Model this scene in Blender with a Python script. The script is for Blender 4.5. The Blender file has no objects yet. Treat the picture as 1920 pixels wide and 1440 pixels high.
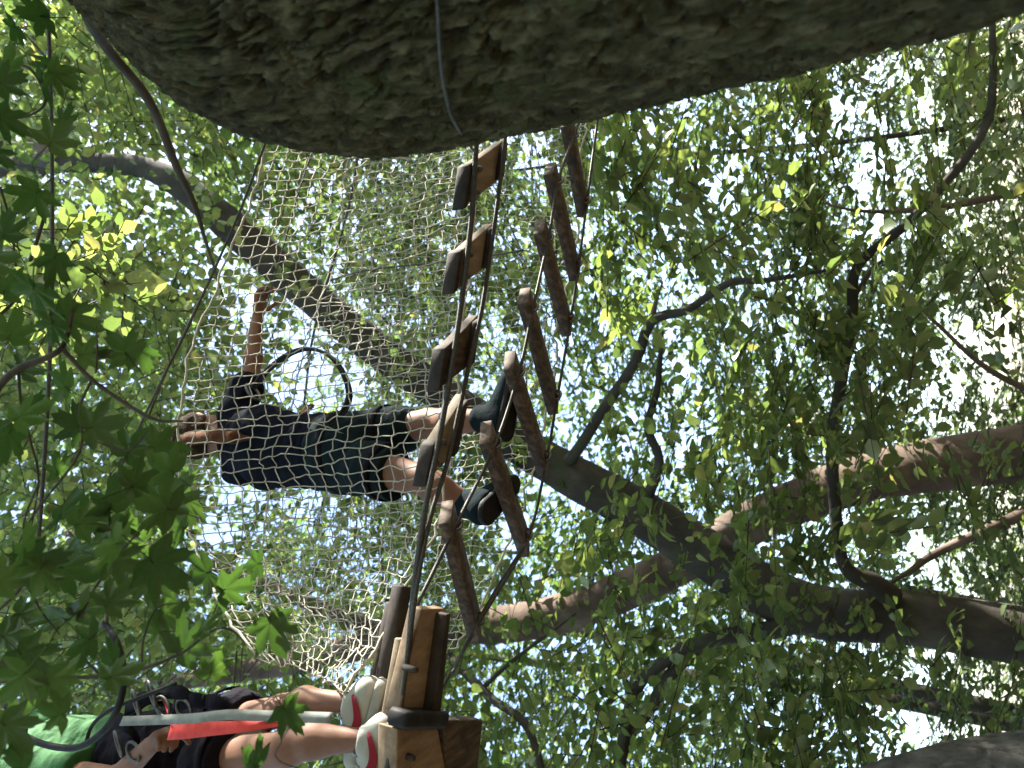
import bpy, math, random
import numpy as np
from mathutils import Vector, Matrix

random.seed(7)
RNG = np.random.default_rng(11)
scene = bpy.context.scene
col = scene.collection

# ------------------------------------------------------------------ camera, sky, sun, exposure
ELEV = math.radians(33.5)            # the phone is tilted up into the trees and held on its side
FPX = 1478.0                         # focal length in pixels of a 1920 px wide frame
CAM = np.array([0.0, 0.0, 1.6])
FWD = np.array([0.0, math.cos(ELEV), math.sin(ELEV)])
UPV = np.array([0.0, -math.sin(ELEV), math.cos(ELEV)])
EX = np.array([1.0, 0.0, 0.0])
cam_data = bpy.data.cameras.new('camera')
cam_data.sensor_fit = 'HORIZONTAL'
cam_data.sensor_width = 36.0
cam_data.lens = 36.0 * FPX / 1920.0
cam_data.clip_start = 0.03
cam_data.clip_end = 2000.0
cam_data.dof.use_dof = True
cam_data.dof.focus_distance = 2.35
cam_data.dof.aperture_fstop = 4.0
cam = bpy.data.objects.new('camera', cam_data)
col.objects.link(cam)
cam.matrix_world = Matrix(((-UPV[0], EX[0], -FWD[0], CAM[0]), (-UPV[1], EX[1], -FWD[1], CAM[1]),
                           (-UPV[2], EX[2], -FWD[2], CAM[2]), (0, 0, 0, 1)))
scene.camera = cam

SUN = np.array([0.66, 0.16, 0.73])
SUN = SUN / np.linalg.norm(SUN)
world = bpy.data.worlds.new('World')
scene.world = world
world.use_nodes = True
wn = world.node_tree
wn.nodes.clear()
w_out = wn.nodes.new('ShaderNodeOutputWorld')
w_bg = wn.nodes.new('ShaderNodeBackground')
w_sky = wn.nodes.new('ShaderNodeTexSky')
w_sky.sky_type = 'NISHITA'
w_sky.sun_disc = False
w_sky.sun_elevation = math.asin(SUN[2])
w_sky.sun_rotation = math.atan2(SUN[0], SUN[1])
w_sky.air_density = 1.0
w_sky.dust_density = 1.6
w_bg.inputs['Strength'].default_value = 0.15
wn.links.new(w_sky.outputs[0], w_bg.inputs['Color'])
wn.links.new(w_bg.outputs[0], w_out.inputs['Surface'])
sun_data = bpy.data.lights.new('sun', 'SUN')
sun_data.energy = 5.0
sun_data.angle = math.radians(0.53)
sun_data.color = (1.0, 0.95, 0.86)
sun = bpy.data.objects.new('sun', sun_data)
col.objects.link(sun)
sun.rotation_euler = Vector((-SUN[0], -SUN[1], -SUN[2])).to_track_quat('-Z', 'Y').to_euler()
scene.view_settings.view_transform = 'Standard'
scene.view_settings.look = 'None'
scene.view_settings.gamma = 1.0
scene.view_settings.use_curve_mapping = False
scene.view_settings.exposure = 2.45
scene.render.engine = 'CYCLES'
scene.cycles.max_bounces = 8
scene.cycles.diffuse_bounces = 5
scene.cycles.glossy_bounces = 2
scene.cycles.transmission_bounces = 5
scene.cycles.use_denoising = True
scene.cycles.sample_clamp_indirect = 6.0

# ------------------------------------------------------------------ points in the place
def ray(x, y):
    return FWD - UPV * ((x - 960.0) / FPX) + EX * ((720.0 - y) / FPX)

def PD(x, y, d):
    return CAM + ray(x, y) * d

def PY(x, y, Y):
    r = ray(x, y)
    return CAM + r * (Y / r[1])

def PZ(x, y, z):
    r = ray(x, y)
    return CAM + r * ((z - CAM[2]) / r[2])

def depth_of(p):
    return float(np.dot(np.asarray(p) - CAM, FWD))

def px(n, p):
    return n * depth_of(p) / FPX        # size in metres of n photo pixels at point p

def unit(v):
    v = np.asarray(v, float)
    return v / (np.linalg.norm(v) + 1e-12)

# ------------------------------------------------------------------ materials
def new_mat(name):
    m = bpy.data.materials.new(name)
    m.use_nodes = True
    nt = m.node_tree
    nt.nodes.clear()
    out = nt.nodes.new('ShaderNodeOutputMaterial')
    return m, nt, out

def nd(nt, typ, **kw):
    n = nt.nodes.new(typ)
    for k, v in kw.items():
        if k in n.inputs:
            n.inputs[k].default_value = v
        else:
            setattr(n, k, v)
    return n

def ramp(nt, fac, stops):
    r = nt.nodes.new('ShaderNodeValToRGB')
    el = r.color_ramp.elements
    while len(el) < len(stops):
        el.new(0.5)
    for e, (p, c) in zip(el, stops):
        e.position = p
        e.color = (c[0], c[1], c[2], 1)
    nt.links.new(fac, r.inputs[0])
    return r.outputs[0]

def surface_mat(name, stops, scale=(8, 8, 8), detail=5.0, rough=0.8, bump=0.3, bump_scale=None, metallic=0.0,
                bump_dist=0.004, spec=0.3, spots=None):
    m, nt, out = new_mat(name)
    b = nd(nt, 'ShaderNodeBsdfPrincipled', Roughness=rough, Metallic=metallic)
    b.inputs['Specular IOR Level'].default_value = spec
    tc = nd(nt, 'ShaderNodeTexCoord')
    mp = nd(nt, 'ShaderNodeMapping')
    mp.inputs['Scale'].default_value = scale
    nt.links.new(tc.outputs['Object'], mp.inputs['Vector'])
    nz = nd(nt, 'ShaderNodeTexNoise', Scale=1.0, Detail=detail, Roughness=0.62)
    nt.links.new(mp.outputs[0], nz.inputs['Vector'])
    c = ramp(nt, nz.outputs['Fac'], stops)
    if spots:
        n2 = nd(nt, 'ShaderNodeTexNoise', Scale=spots[0], Detail=3.0)
        nt.links.new(tc.outputs['Object'], n2.inputs['Vector'])
        f = ramp(nt, n2.outputs['Fac'], [(spots[1], (0, 0, 0)), (spots[1] + 0.12, (1, 1, 1))])
        mx = nd(nt, 'ShaderNodeMix', data_type='RGBA')
        nt.links.new(f, mx.inputs[0])
        nt.links.new(c, mx.inputs[6])
        mx.inputs[7].default_value = (*spots[2], 1)
        c = mx.outputs[2]
    nt.links.new(c, b.inputs['Base Color'])
    if bump:
        bp = nd(nt, 'ShaderNodeBump', Strength=bump, Distance=bump_dist)
        n3 = nd(nt, 'ShaderNodeTexNoise', Scale=1.0, Detail=6.0, Roughness=0.65)
        mp2 = nd(nt, 'ShaderNodeMapping')
        mp2.inputs['Scale'].default_value = bump_scale or tuple(s * 3 for s in scale)
        nt.links.new(tc.outputs['Object'], mp2.inputs['Vector'])
        nt.links.new(mp2.outputs[0], n3.inputs['Vector'])
        nt.links.new(n3.outputs['Fac'], bp.inputs['Height'])
        nt.links.new(bp.outputs[0], b.inputs['Normal'])
    nt.links.new(b.outputs[0], out.inputs[0])
    return m

def leaf_mat(name, stops, trans_tint=(1.95, 1.9, 1.05), per_object=False, trans=0.55, gloss=0.09):
    m, nt, out = new_mat(name)
    if per_object:
        rnd = nd(nt, 'ShaderNodeObjectInfo').outputs['Random']
    else:
        rnd = nd(nt, 'ShaderNodeNewGeometry').outputs['Random Per Island']
    c = ramp(nt, rnd, stops)
    tc = nd(nt, 'ShaderNodeTexCoord')
    nz = nd(nt, 'ShaderNodeTexNoise', Scale=38.0, Detail=3.0)
    nt.links.new(tc.outputs['Object'], nz.inputs['Vector'])
    v = ramp(nt, nz.outputs['Fac'], [(0.3, (0.72, 0.72, 0.72)), (0.7, (1.15, 1.15, 1.1))])
    mm = nd(nt, 'ShaderNodeMix', data_type='RGBA', blend_type='MULTIPLY')
    mm.inputs[0].default_value = 1.0
    nt.links.new(c, mm.inputs[6])
    nt.links.new(v, mm.inputs[7])
    c = mm.outputs[2]
    mt = nd(nt, 'ShaderNodeMix', data_type='RGBA', blend_type='MULTIPLY')
    mt.inputs[0].default_value = 1.0
    mt.clamp_result = False
    nt.links.new(c, mt.inputs[6])
    mt.inputs[7].default_value = (*trans_tint, 1)
    df = nd(nt, 'ShaderNodeBsdfDiffuse')
    tr = nd(nt, 'ShaderNodeBsdfTranslucent')
    gl = nd(nt, 'ShaderNodeBsdfGlossy', Roughness=0.38)
    gl.inputs['Color'].default_value = (0.9, 0.95, 0.9, 1)
    nt.links.new(c, df.inputs['Color'])
    nt.links.new(mt.outputs[2], tr.inputs['Color'])
    m1 = nd(nt, 'ShaderNodeMixShader')
    m1.inputs[0].default_value = trans
    nt.links.new(df.outputs[0], m1.inputs[1])
    nt.links.new(tr.outputs[0], m1.inputs[2])
    m2 = nd(nt, 'ShaderNodeMixShader')
    m2.inputs[0].default_value = gloss
    nt.links.new(m1.outputs[0], m2.inputs[1])
    nt.links.new(gl.outputs[0], m2.inputs[2])
    nt.links.new(m2.outputs[0], out.inputs[0])
    return m

M = {}
M['oak_bark'] = surface_mat('oak_bark', [(0.28, (0.016, 0.0135, 0.007)), (0.5, (0.047, 0.041, 0.0195)), (0.72, (0.108, 0.097, 0.049))],
                            scale=(34, 34, 18), rough=0.95, bump=0.9, bump_scale=(90, 90, 45), bump_dist=0.006, spec=0.1,
                            spots=(9.0, 0.57, (0.048, 0.054, 0.02)))
M['grey_bark'] = surface_mat('grey_bark', [(0.3, (0.036, 0.032, 0.027)), (0.55, (0.068, 0.06, 0.051)), (0.75, (0.115, 0.103, 0.088))],
                             scale=(5, 5, 3), rough=0.9, bump=0.5, bump_scale=(45, 45, 30), bump_dist=0.006, spec=0.15,
                             spots=(2.2, 0.6, (0.055, 0.062, 0.034)))
M['corner_bark'] = surface_mat('corner_bark', [(0.3, (0.042, 0.04, 0.035)), (0.55, (0.08, 0.077, 0.069)), (0.75, (0.13, 0.126, 0.115))], scale=(20, 20, 12), rough=0.95, bump=0.8, bump_scale=(70, 70, 40), bump_dist=0.006, spec=0.1)
M['pale_bark'] = surface_mat('pale_bark', [(0.3, (0.07, 0.05, 0.039)), (0.55, (0.14, 0.103, 0.082)), (0.75, (0.23, 0.18, 0.148))],
                             scale=(4, 4, 4), rough=0.9, bump=0.5, bump_scale=(35, 35, 35), bump_dist=0.006, spec=0.15)
M['twig'] = surface_mat('twig_bark', [(0.3, (0.03, 0.024, 0.018)), (0.7, (0.085, 0.068, 0.05))], scale=(20, 20, 20), rough=0.85, bump=0.4)
M['wood'] = surface_mat('plank_wood', [(0.3, (0.026, 0.018, 0.013)), (0.5, (0.072, 0.050, 0.035)), (0.7, (0.16, 0.115, 0.08))],
                        scale=(46, 10, 60), rough=0.8, spots=(16.0, 0.60, (0.035, 0.031, 0.026)), bump=0.2, bump_scale=(120, 20, 140), bump_dist=0.0015)
M['wood_pale'] = surface_mat('weathered_wood', [(0.28, (0.15, 0.112, 0.072)), (0.55, (0.24, 0.185, 0.125)), (0.75, (0.33, 0.265, 0.185))],
                             scale=(30, 9, 40), rough=0.8, bump=0.35, bump_scale=(120, 20, 140), bump_dist=0.002)
M['wood_tan'] = surface_mat('tan_timber', [(0.28, (0.15, 0.10, 0.06)), (0.5, (0.25, 0.175, 0.11)), (0.72, (0.36, 0.265, 0.17))], scale=(30, 9, 40), rough=0.75, bump=0.3, bump_scale=(120, 20, 140), bump_dist=0.002)
M['wood_dark'] = surface_mat('dark_wood', [(0.3, (0.018, 0.013, 0.01)), (0.7, (0.05, 0.037, 0.027))], scale=(22, 22, 22), rough=0.8, bump=0.3)
M['cable'] = surface_mat('steel_cable', [(0.3, (0.035, 0.034, 0.031)), (0.7, (0.105, 0.10, 0.09))], scale=(160, 160, 160), rough=0.5, bump=0.5, metallic=0.35)
M['steel'] = surface_mat('dull_steel', [(0.3, (0.05, 0.045, 0.04)), (0.7, (0.15, 0.14, 0.13))], scale=(60, 60, 60), rough=0.45, bump=0.1, metallic=0.7)
M['net'] = surface_mat('net_twine', [(0.3, (0.30, 0.28, 0.22)), (0.7, (0.52, 0.49, 0.41))], scale=(30, 30, 30), rough=0.9, bump=0.3, bump_scale=(300, 300, 300))
M['rubber'] = surface_mat('black_rubber', [(0.3, (0.012, 0.012, 0.012)), (0.7, (0.03, 0.029, 0.028))], scale=(30, 30, 30), rough=0.6, bump=0.1, spec=0.12)
M['skin'] = surface_mat('skin', [(0.3, (0.16, 0.080, 0.050)), (0.7, (0.22, 0.117, 0.077))], scale=(14, 14, 14), rough=0.6, bump=0.12, bump_scale=(160, 160, 160), bump_dist=0.001, spec=0.15)
M['hair'] = surface_mat('brown_hair', [(0.3, (0.014, 0.008, 0.005)), (0.7, (0.05, 0.028, 0.015))], scale=(60, 60, 14), rough=0.85, spec=0.05, bump=0.8, bump_scale=(200, 200, 30), bump_dist=0.006)
M['ponytail'] = surface_mat('auburn_hair', [(0.3, (0.055, 0.021, 0.010)), (0.7, (0.12, 0.05, 0.024))], scale=(60, 60, 20), rough=0.8, spec=0.05, bump=0.7, bump_scale=(220, 220, 40), bump_dist=0.004)
M['navy'] = surface_mat('navy_jersey', [(0.3, (0.004, 0.005, 0.010)), (0.7, (0.010, 0.012, 0.019))], scale=(9, 9, 9), rough=0.95, bump=0.5, bump_scale=(26, 26, 26), bump_dist=0.012, spec=0.05)
M['teal'] = surface_mat('dark_teal_cloth', [(0.3, (0.005, 0.010, 0.013)), (0.7, (0.011, 0.021, 0.024))], scale=(9, 9, 9), rough=0.95, bump=0.5, bump_scale=(24, 24, 24), bump_dist=0.012, spec=0.08)
M['black'] = surface_mat('black_cloth', [(0.3, (0.006, 0.005, 0.008)), (0.7, (0.016, 0.014, 0.020))], scale=(9, 9, 9), rough=0.95, bump=0.6, bump_scale=(24, 24, 24), bump_dist=0.014, spec=0.08)
M['green'] = surface_mat('green_jersey', [(0.3, (0.026, 0.10, 0.03)), (0.7, (0.045, 0.15, 0.046))], scale=(8, 8, 8), rough=0.85, bump=0.6, bump_scale=(16, 16, 16), bump_dist=0.02)
M['red'] = surface_mat('red_webbing', [(0.3, (0.55, 0.035, 0.025)), (0.7, (0.75, 0.07, 0.05))], scale=(30, 30, 30), rough=0.7, bump=0.25, bump_scale=(400, 400, 400), bump_dist=0.001)
M['grey_web'] = surface_mat('grey_webbing', [(0.3, (0.15, 0.16, 0.14)), (0.7, (0.27, 0.28, 0.25))], scale=(30, 30, 30), rough=0.75, bump=0.25, bump_scale=(400, 400, 400), bump_dist=0.001)
M['shoe'] = surface_mat('white_shoe_leather', [(0.3, (0.27, 0.275, 0.235)), (0.7, (0.40, 0.40, 0.35))], scale=(12, 12, 12), rough=0.6, bump=0.2)
M['sole'] = surface_mat('pale_rubber_sole', [(0.3, (0.21, 0.215, 0.18)), (0.7, (0.31, 0.31, 0.27))], scale=(12, 12, 12), rough=0.6, bump=0.2)
M['emblem'] = surface_mat('dark_red_print', [(0.3, (0.20, 0.008, 0.02)), (0.7, (0.27, 0.012, 0.028))], scale=(12, 12, 12), rough=0.5, bump=0)
M['orange'] = surface_mat('orange_metal', [(0.3, (0.42, 0.13, 0.035)), (0.7, (0.55, 0.2, 0.06))], scale=(40, 40, 40), rough=0.4, bump=0.1, metallic=0.4)
M['eye'] = surface_mat('eye', [(0.3, (0.02, 0.015, 0.01)), (0.7, (0.03, 0.02, 0.015))], rough=0.2, bump=0)
M['ground'] = surface_mat('leaf_litter', [(0.25, (0.06, 0.042, 0.026)), (0.5, (0.15, 0.105, 0.06)), (0.75, (0.25, 0.18, 0.10))], scale=(2, 2, 2), detail=10, rough=0.95, bump=1.0, bump_scale=(14, 14, 14), bump_dist=0.06)
GREENS = [(0.0, (0.058, 0.092, 0.038)), (0.4, (0.096, 0.145, 0.056)), (0.75, (0.138, 0.188, 0.074)), (0.94, (0.178, 0.215, 0.092)), (1.0, (0.22, 0.21, 0.10))]
M['leaf'] = leaf_mat('beech_leaf', GREENS)
M['leaf_one'] = leaf_mat('beech_leaf_single', GREENS, per_object=True)
M['leaf_far'] = leaf_mat('canopy_leaf', [(0.0, (0.046, 0.09, 0.034)), (0.5, (0.08, 0.135, 0.048)), (0.9, (0.12, 0.175, 0.065)), (1.0, (0.17, 0.19, 0.08))])
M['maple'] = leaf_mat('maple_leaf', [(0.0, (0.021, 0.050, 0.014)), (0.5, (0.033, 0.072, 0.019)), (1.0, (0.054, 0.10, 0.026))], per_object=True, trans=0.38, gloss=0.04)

# ------------------------------------------------------------------ mesh helpers
ORIGIN = {}

def tagit(o, label=None, cat=None, group=None, kind=None):
    if label: o['label'] = label
    if cat: o['category'] = cat
    if group: o['group'] = group
    if kind: o['kind'] = kind
    return o

def thing(name, base, label, cat, group=None):
    o = bpy.data.objects.new(name, None)
    o.empty_display_size = 0.05
    o.location = base
    col.objects.link(o)
    ORIGIN[o.name] = np.asarray(base, float)
    return tagit(o, label, cat, group)

def mesh_np(name, V, polys):
    """polys: list of int arrays, each (n, k) with constant k"""
    V = np.asarray(V, np.float32)
    me = bpy.data.meshes.new(name)
    me.vertices.add(len(V))
    me.vertices.foreach_set('co', V.ravel())
    polys = [np.asarray(p, np.int32) for p in polys if len(p)]
    loops = np.concatenate([p.ravel() for p in polys])
    sizes = np.concatenate([np.full(len(p), p.shape[1], np.int32) for p in polys])
    starts = np.concatenate(([0], np.cumsum(sizes)[:-1])).astype(np.int32)
    me.loops.add(len(loops))
    me.loops.foreach_set('vertex_index', loops)
    me.polygons.add(len(sizes))
    me.polygons.foreach_set('loop_start', starts)
    me.update(calc_edges=True)
    return me

def link(name, me, mat, parent=None, smooth=True, base=None):
    if mat is not None:
        me.materials.append(mat)
    if smooth:
        me.polygons.foreach_set('use_smooth', np.ones(len(me.polygons), bool))
    o = bpy.data.objects.new(name, me)
    col.objects.link(o)
    if parent is not None:
        o.parent = parent
        ORIGIN[o.name] = ORIGIN[parent.name]
    else:
        b = np.zeros(3) if base is None else np.asarray(base, float)
        o.location = b
        ORIGIN[o.name] = b
    return o

class MB:
    def __init__(self):
        self.v = []
        self.q = []
        self.t = []
        self.ng = []
        self.n = 0

    def add(self, V, quads=(), tris=()):
        V = np.asarray(V, float)
        if len(quads): self.q.append(np.asarray(quads, int) + self.n)
        if len(tris): self.t.append(np.asarray(tris, int) + self.n)
        self.v.append(V)
        self.n += len(V)

    def build(self, name, mat, parent=None, smooth=True, base=None):
        V = np.concatenate(self.v)
        off = ORIGIN[parent.name] if parent is not None else (np.zeros(3) if base is None else np.asarray(base, float))
        polys = []
        if self.q: polys.append(np.concatenate(self.q))
        if self.t: polys.append(np.concatenate(self.t))
        return link(name, mesh_np(name, V - off, polys), mat, parent, smooth, base)

    def tube(self, pts, radii, sides=8, cap=True, ref=None):
        P = np.asarray(pts, float)
        n = len(P)
        R = np.broadcast_to(np.asarray(radii, float), (n,))
        T = np.gradient(P, axis=0)
        T /= np.linalg.norm(T, axis=1)[:, None] + 1e-12
        up = np.array([0.31, 0.22, 0.92]) if ref is None else np.asarray(ref, float)
        if abs(np.dot(T[0], up)) > 0.95: up = np.array([0.9, 0.3, 0.1])
        N = np.zeros_like(P)
        a = up - T[0] * np.dot(up, T[0])
        N[0] = a / np.linalg.norm(a)
        for i in range(1, n):
            a = N[i - 1] - T[i] * np.dot(N[i - 1], T[i])
            N[i] = a / (np.linalg.norm(a) + 1e-12)
        B = np.cross(T, N)
        ang = np.arange(sides) * 2 * math.pi / sides
        V = P[:, None] + (N[:, None] * np.cos(ang)[None, :, None] + B[:, None] * np.sin(ang)[None, :, None]) * R[:, None, None]
        i = np.arange(n - 1)[:, None] * sides
        j = np.arange(sides)[None]
        k = (j + 1) % sides
        q = np.stack([i + j, i + k, i + sides + k, i + sides + j], -1).reshape(-1, 4)
        V = V.reshape(-1, 3)
        tr = []
        if cap:
            V = np.concatenate([V, P[:1], P[-1:]])
            c0, c1 = n * sides, n * sides + 1
            tr = [(c0, (s + 1) % sides, s) for s in range(sides)] + [(c1, (n - 1) * sides + s, (n - 1) * sides + (s + 1) % sides) for s in range(sides)]
        self.add(V, q, tr)
        return self

    def box(self, c, ax, ay, az, hx, hy, hz, ch=0.004):
        """chamfered box: centre, three unit axes, half sizes, chamfer"""
        c, ax, ay, az = [np.asarray(a, float) for a in (c, ax, ay, az)]
        ch = min(ch, 0.45 * min(hx, hy, hz))
        V, idx = [], {}
        for sx in (-1, 1):
            for sy in (-1, 1):
                for sz in (-1, 1):
                    for f in range(3):
                        h = [hx - ch, hy - ch, hz - ch]
                        h[f] += ch
                        idx[(sx, sy, sz, f)] = len(V)
                        V.append(c + ax * sx * h[0] + ay * sy * h[1] + az * sz * h[2])
        Q, T = [], []
        S = (-1, 1)
        ring = [(-1, -1), (1, -1), (1, 1), (-1, 1)]
        for s in S:
            Q.append([idx[(s, a, b, 0)] for a, b in ring])
            Q.append([idx[(a, s, b, 1)] for a, b in ring])
            Q.append([idx[(a, b, s, 2)] for a, b in ring])
        for a in S:
            for b in S:
                Q.append([idx[(-1, a, b, 1)], idx[(1, a, b, 1)], idx[(1, a, b, 2)], idx[(-1, a, b, 2)]])
                Q.append([idx[(a, -1, b, 0)], idx[(a, 1, b, 0)], idx[(a, 1, b, 2)], idx[(a, -1, b, 2)]])
                Q.append([idx[(a, b, -1, 0)], idx[(a, b, 1, 0)], idx[(a, b, 1, 1)], idx[(a, b, -1, 1)]])
                for d in S:
                    T.append([idx[(a, b, d, 0)], idx[(a, b, d, 1)], idx[(a, b, d, 2)]])
        V = np.array(V)
        def fix(faces):
            r = []
            for f in faces:
                p = V[list(f)]
                nrm = np.cross(p[1] - p[0], p[2] - p[0])
                r.append(f if np.dot(nrm, p.mean(0) - c) > 0 else f[::-1])
            return r
        self.add(V, fix(Q), fix(T))
        return self

    def ribbon(self, pts, width_dirs, w, th=0.0025):
        P = np.asarray(pts, float)
        W = np.array([unit(d) for d in np.broadcast_to(np.asarray(width_dirs, float), P.shape)])
        T = np.gradient(P, axis=0)
        Nn = np.cross(T, W)
        Nn /= np.linalg.norm(Nn, axis=1)[:, None] + 1e-12
        w = np.broadcast_to(np.asarray(w, float), (len(P),))[:, None]
        V = np.stack([P - W * w / 2 - Nn * th / 2, P + W * w / 2 - Nn * th / 2, P + W * w / 2 + Nn * th / 2, P - W * w / 2 + Nn * th / 2], 1).reshape(-1, 3)
        q = []
        for i in range(len(P) - 1):
            a, b = i * 4, i * 4 + 4
            for s in range(4):
                q.append((a + s, a + (s + 1) % 4, b + (s + 1) % 4, b + s))
        q += [(3, 2, 1, 0), (b, b + 1, b + 2, b + 3)]
        self.add(V, q)
        return self

def spline(pts, n=10):
    P = np.asarray(pts, float)
    if len(P) < 3:
        t = np.linspace(0, 1, n + 1)[:, None]
        return P[0] * (1 - t) + P[-1] * t
    E = np.concatenate([[2 * P[0] - P[1]], P, [2 * P[-1] - P[-2]]])
    out = []
    for i in range(len(P) - 1):
        p0, p1, p2, p3 = E[i:i + 4]
        t = np.linspace(0, 1, n, endpoint=False)[:, None]
        out.append(0.5 * ((2 * p1) + (-p0 + p2) * t + (2 * p0 - 5 * p1 + 4 * p2 - p3) * t ** 2 + (-p0 + 3 * p1 - 3 * p2 + p3) * t ** 3))
    return np.concatenate(out + [P[-1:]])

# vectorised value noise --------------------------------------------------
def _h(ix, iy, seed):
    a = (ix.astype(np.int64) * 374761393 + iy.astype(np.int64) * 668265263 + seed * 974634777) & 0xffffffff
    a = ((a ^ (a >> 13)) * 1274126177) & 0xffffffff
    a = a ^ (a >> 16)
    return (a & 0xffffff) / float(0xffffff)

def vnoise(x, y, seed=0):
    ix, iy = np.floor(x), np.floor(y)
    fx, fy = x - ix, y - iy
    fx, fy = fx * fx * (3 - 2 * fx), fy * fy * (3 - 2 * fy)
    a, b, c, d = _h(ix, iy, seed), _h(ix + 1, iy, seed), _h(ix, iy + 1, seed), _h(ix + 1, iy + 1, seed)
    return (a * (1 - fx) + b * fx) * (1 - fy) + (c * (1 - fx) + d * fx) * fy

def fbm(x, y, seed=0, o=4):
    s, a, t = 0, 0.5, 0
    for i in range(o):
        s = s + a * vnoise(x * 2 ** i, y * 2 ** i, seed + i)
        t += a
        a *= 0.55
    return s / t

def voro(x, y, seed=0):
    ix, iy = np.floor(x), np.floor(y)
    f1 = np.full(x.shape, 9.0)
    f2 = np.full(x.shape, 9.0)
    cid = np.zeros(x.shape)
    for dx in (-1, 0, 1):
        for dy in (-1, 0, 1):
            cx, cy = ix + dx, iy + dy
            d = np.hypot(cx + _h(cx, cy, seed) - x, cy + _h(cx, cy, seed + 5) - y)
            near = d < f1
            f2 = np.where(near, f1, np.minimum(f2, d))
            cid = np.where(near, _h(cx, cy, seed + 9), cid)
            f1 = np.where(near, d, f1)
    return f1, f2, cid

# ------------------------------------------------------------------ ground
gx = np.linspace(-60, 60, 61)
gy = np.linspace(-60, 90, 76)
GX, GY = np.meshgrid(gx, gy)
GZ = 0.5 * (fbm(GX * 0.25, GY * 0.25, 3) - 0.5) - 0.09 * np.maximum(GY - 2.5, 0) - 0.0012 * np.maximum(GY - 3, 0) ** 2
GZ = GZ + 0.03 * np.minimum(GY, 0)
gi = np.arange(60)[None] + np.arange(75)[:, None] * 61
ground = link('ground', mesh_np('ground', np.stack([GX, GY, GZ], -1).reshape(-1, 3),
              [np.stack([gi, gi + 1, gi + 62, gi + 61], -1).reshape(-1, 4)]), M['ground'])
tagit(ground, 'forest floor of brown leaf litter sloping away below the bridge', 'ground', kind='structure')

# ------------------------------------------------------------------ big furrowed trunk
def bark_trunk(name, parent, path, radii, nu, nv, mat, cell=(0.020, 0.055), deep=0.016, seed=3, fine=None):
    C = spline(path, 24)
    seg = np.concatenate([[0], np.cumsum(np.linalg.norm(np.diff(C, axis=0), axis=1))])
    L = seg[-1]
    t = np.linspace(0, L, nv)
    if fine:                                           # closer rows where the lens can see them
        dens = np.where((t > fine[0]) & (t < fine[1]), 5.0, 1.0)
        cd = np.concatenate([[0], np.cumsum((dens[1:] + dens[:-1]) / 2)])
        t = np.interp(np.linspace(0, cd[-1], nv), cd, t)
    C = np.stack([np.interp(t, seg, C[:, k]) for k in range(3)], 1)
    R = np.interp(t, np.linspace(0, L, len(radii)), radii)
    T = np.gradient(C, t, axis=0)
    T /= np.linalg.norm(T, axis=1)[:, None]
    N0 = np.array([0.0, 1.0, 0.0])
    N = N0[None] - T * (T @ N0)[:, None]
    N /= np.linalg.norm(N, axis=1)[:, None]
    B = np.cross(T, N)
    th = np.linspace(0, 2 * math.pi, nu, endpoint=False)
    if fine:
        n1 = int(nu * 0.8)
        th = np.concatenate([np.linspace(1.0, 4.1, n1, endpoint=False), np.linspace(4.1, 1.0 + 2 * math.pi, nu - n1, endpoint=False)])
    TH, TT = np.meshgrid(th, t)
    S = TH * float(np.mean(radii))
    wx = (fbm(S * 9, TT * 4, seed + 20) - 0.5)
    wy = (fbm(S * 14, TT * 9, seed + 30) - 0.5)
    a = S / cell[0] + wx * 4.0 + 0.25 * np.sin(TT * 2.1)
    b = TT / cell[1] + wy * 2.2
    f1, f2, cid = voro(a, b, seed)                      # flaky plates
    pl = np.clip((f2 - f1) / 0.18, 0, 1)
    def furrow(kx, ky, wd, sd):                         # long branching cracks
        v = np.abs(fbm(S / kx + wx * 3, TT / ky + wy * 1.2, sd, 3) - 0.5)
        v = np.clip(v / wd, 0, 1)
        return v * v * (3 - 2 * v)
    A_ = furrow(cell[0] * 2.6, cell[1] * 4.2, 0.055, seed + 70)
    B_ = furrow(cell[0] * 1.3, cell[1] * 1.7, 0.05, seed + 80)
    rough = fbm(S * 110, TT * 60, seed + 40)
    grain = vnoise(S * 380, TT * 70, seed + 44)
    lip = (fbm(a * 0.8, b * 0.45, seed + 60, 3) - 0.5)
    hgt = deep * (0.28 * pl * (0.3 + 0.7 * cid) + 1.05 * A_ + 0.55 * B_ + 0.42 * rough + 0.12 * grain + 0.5 * lip - 0.25)
    lump = 0.09 * R[:, None] * (fbm(np.cos(TH) * 1.3 + 5, np.sin(TH) * 1.3 + TT * 1.1, seed + 50) - 0.5) * 2
    RR = R[:, None] + hgt + lump - deep
    V = C[:, None] + (N[:, None] * np.cos(TH)[..., None] + B[:, None] * np.sin(TH)[..., None]) * RR[..., None]
    i = np.arange(nv - 1)[:, None] * nu
    j = np.arange(nu)[None]
    k = (j + 1) % nu
    q = np.stack([i + j, i + k, i + nu + k, i + nu + j], -1).reshape(-1, 4)
    V = V.reshape(-1, 3) - ORIGIN[parent.name]
    return link(name, mesh_np(name, V, [q]), mat, parent)

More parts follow.
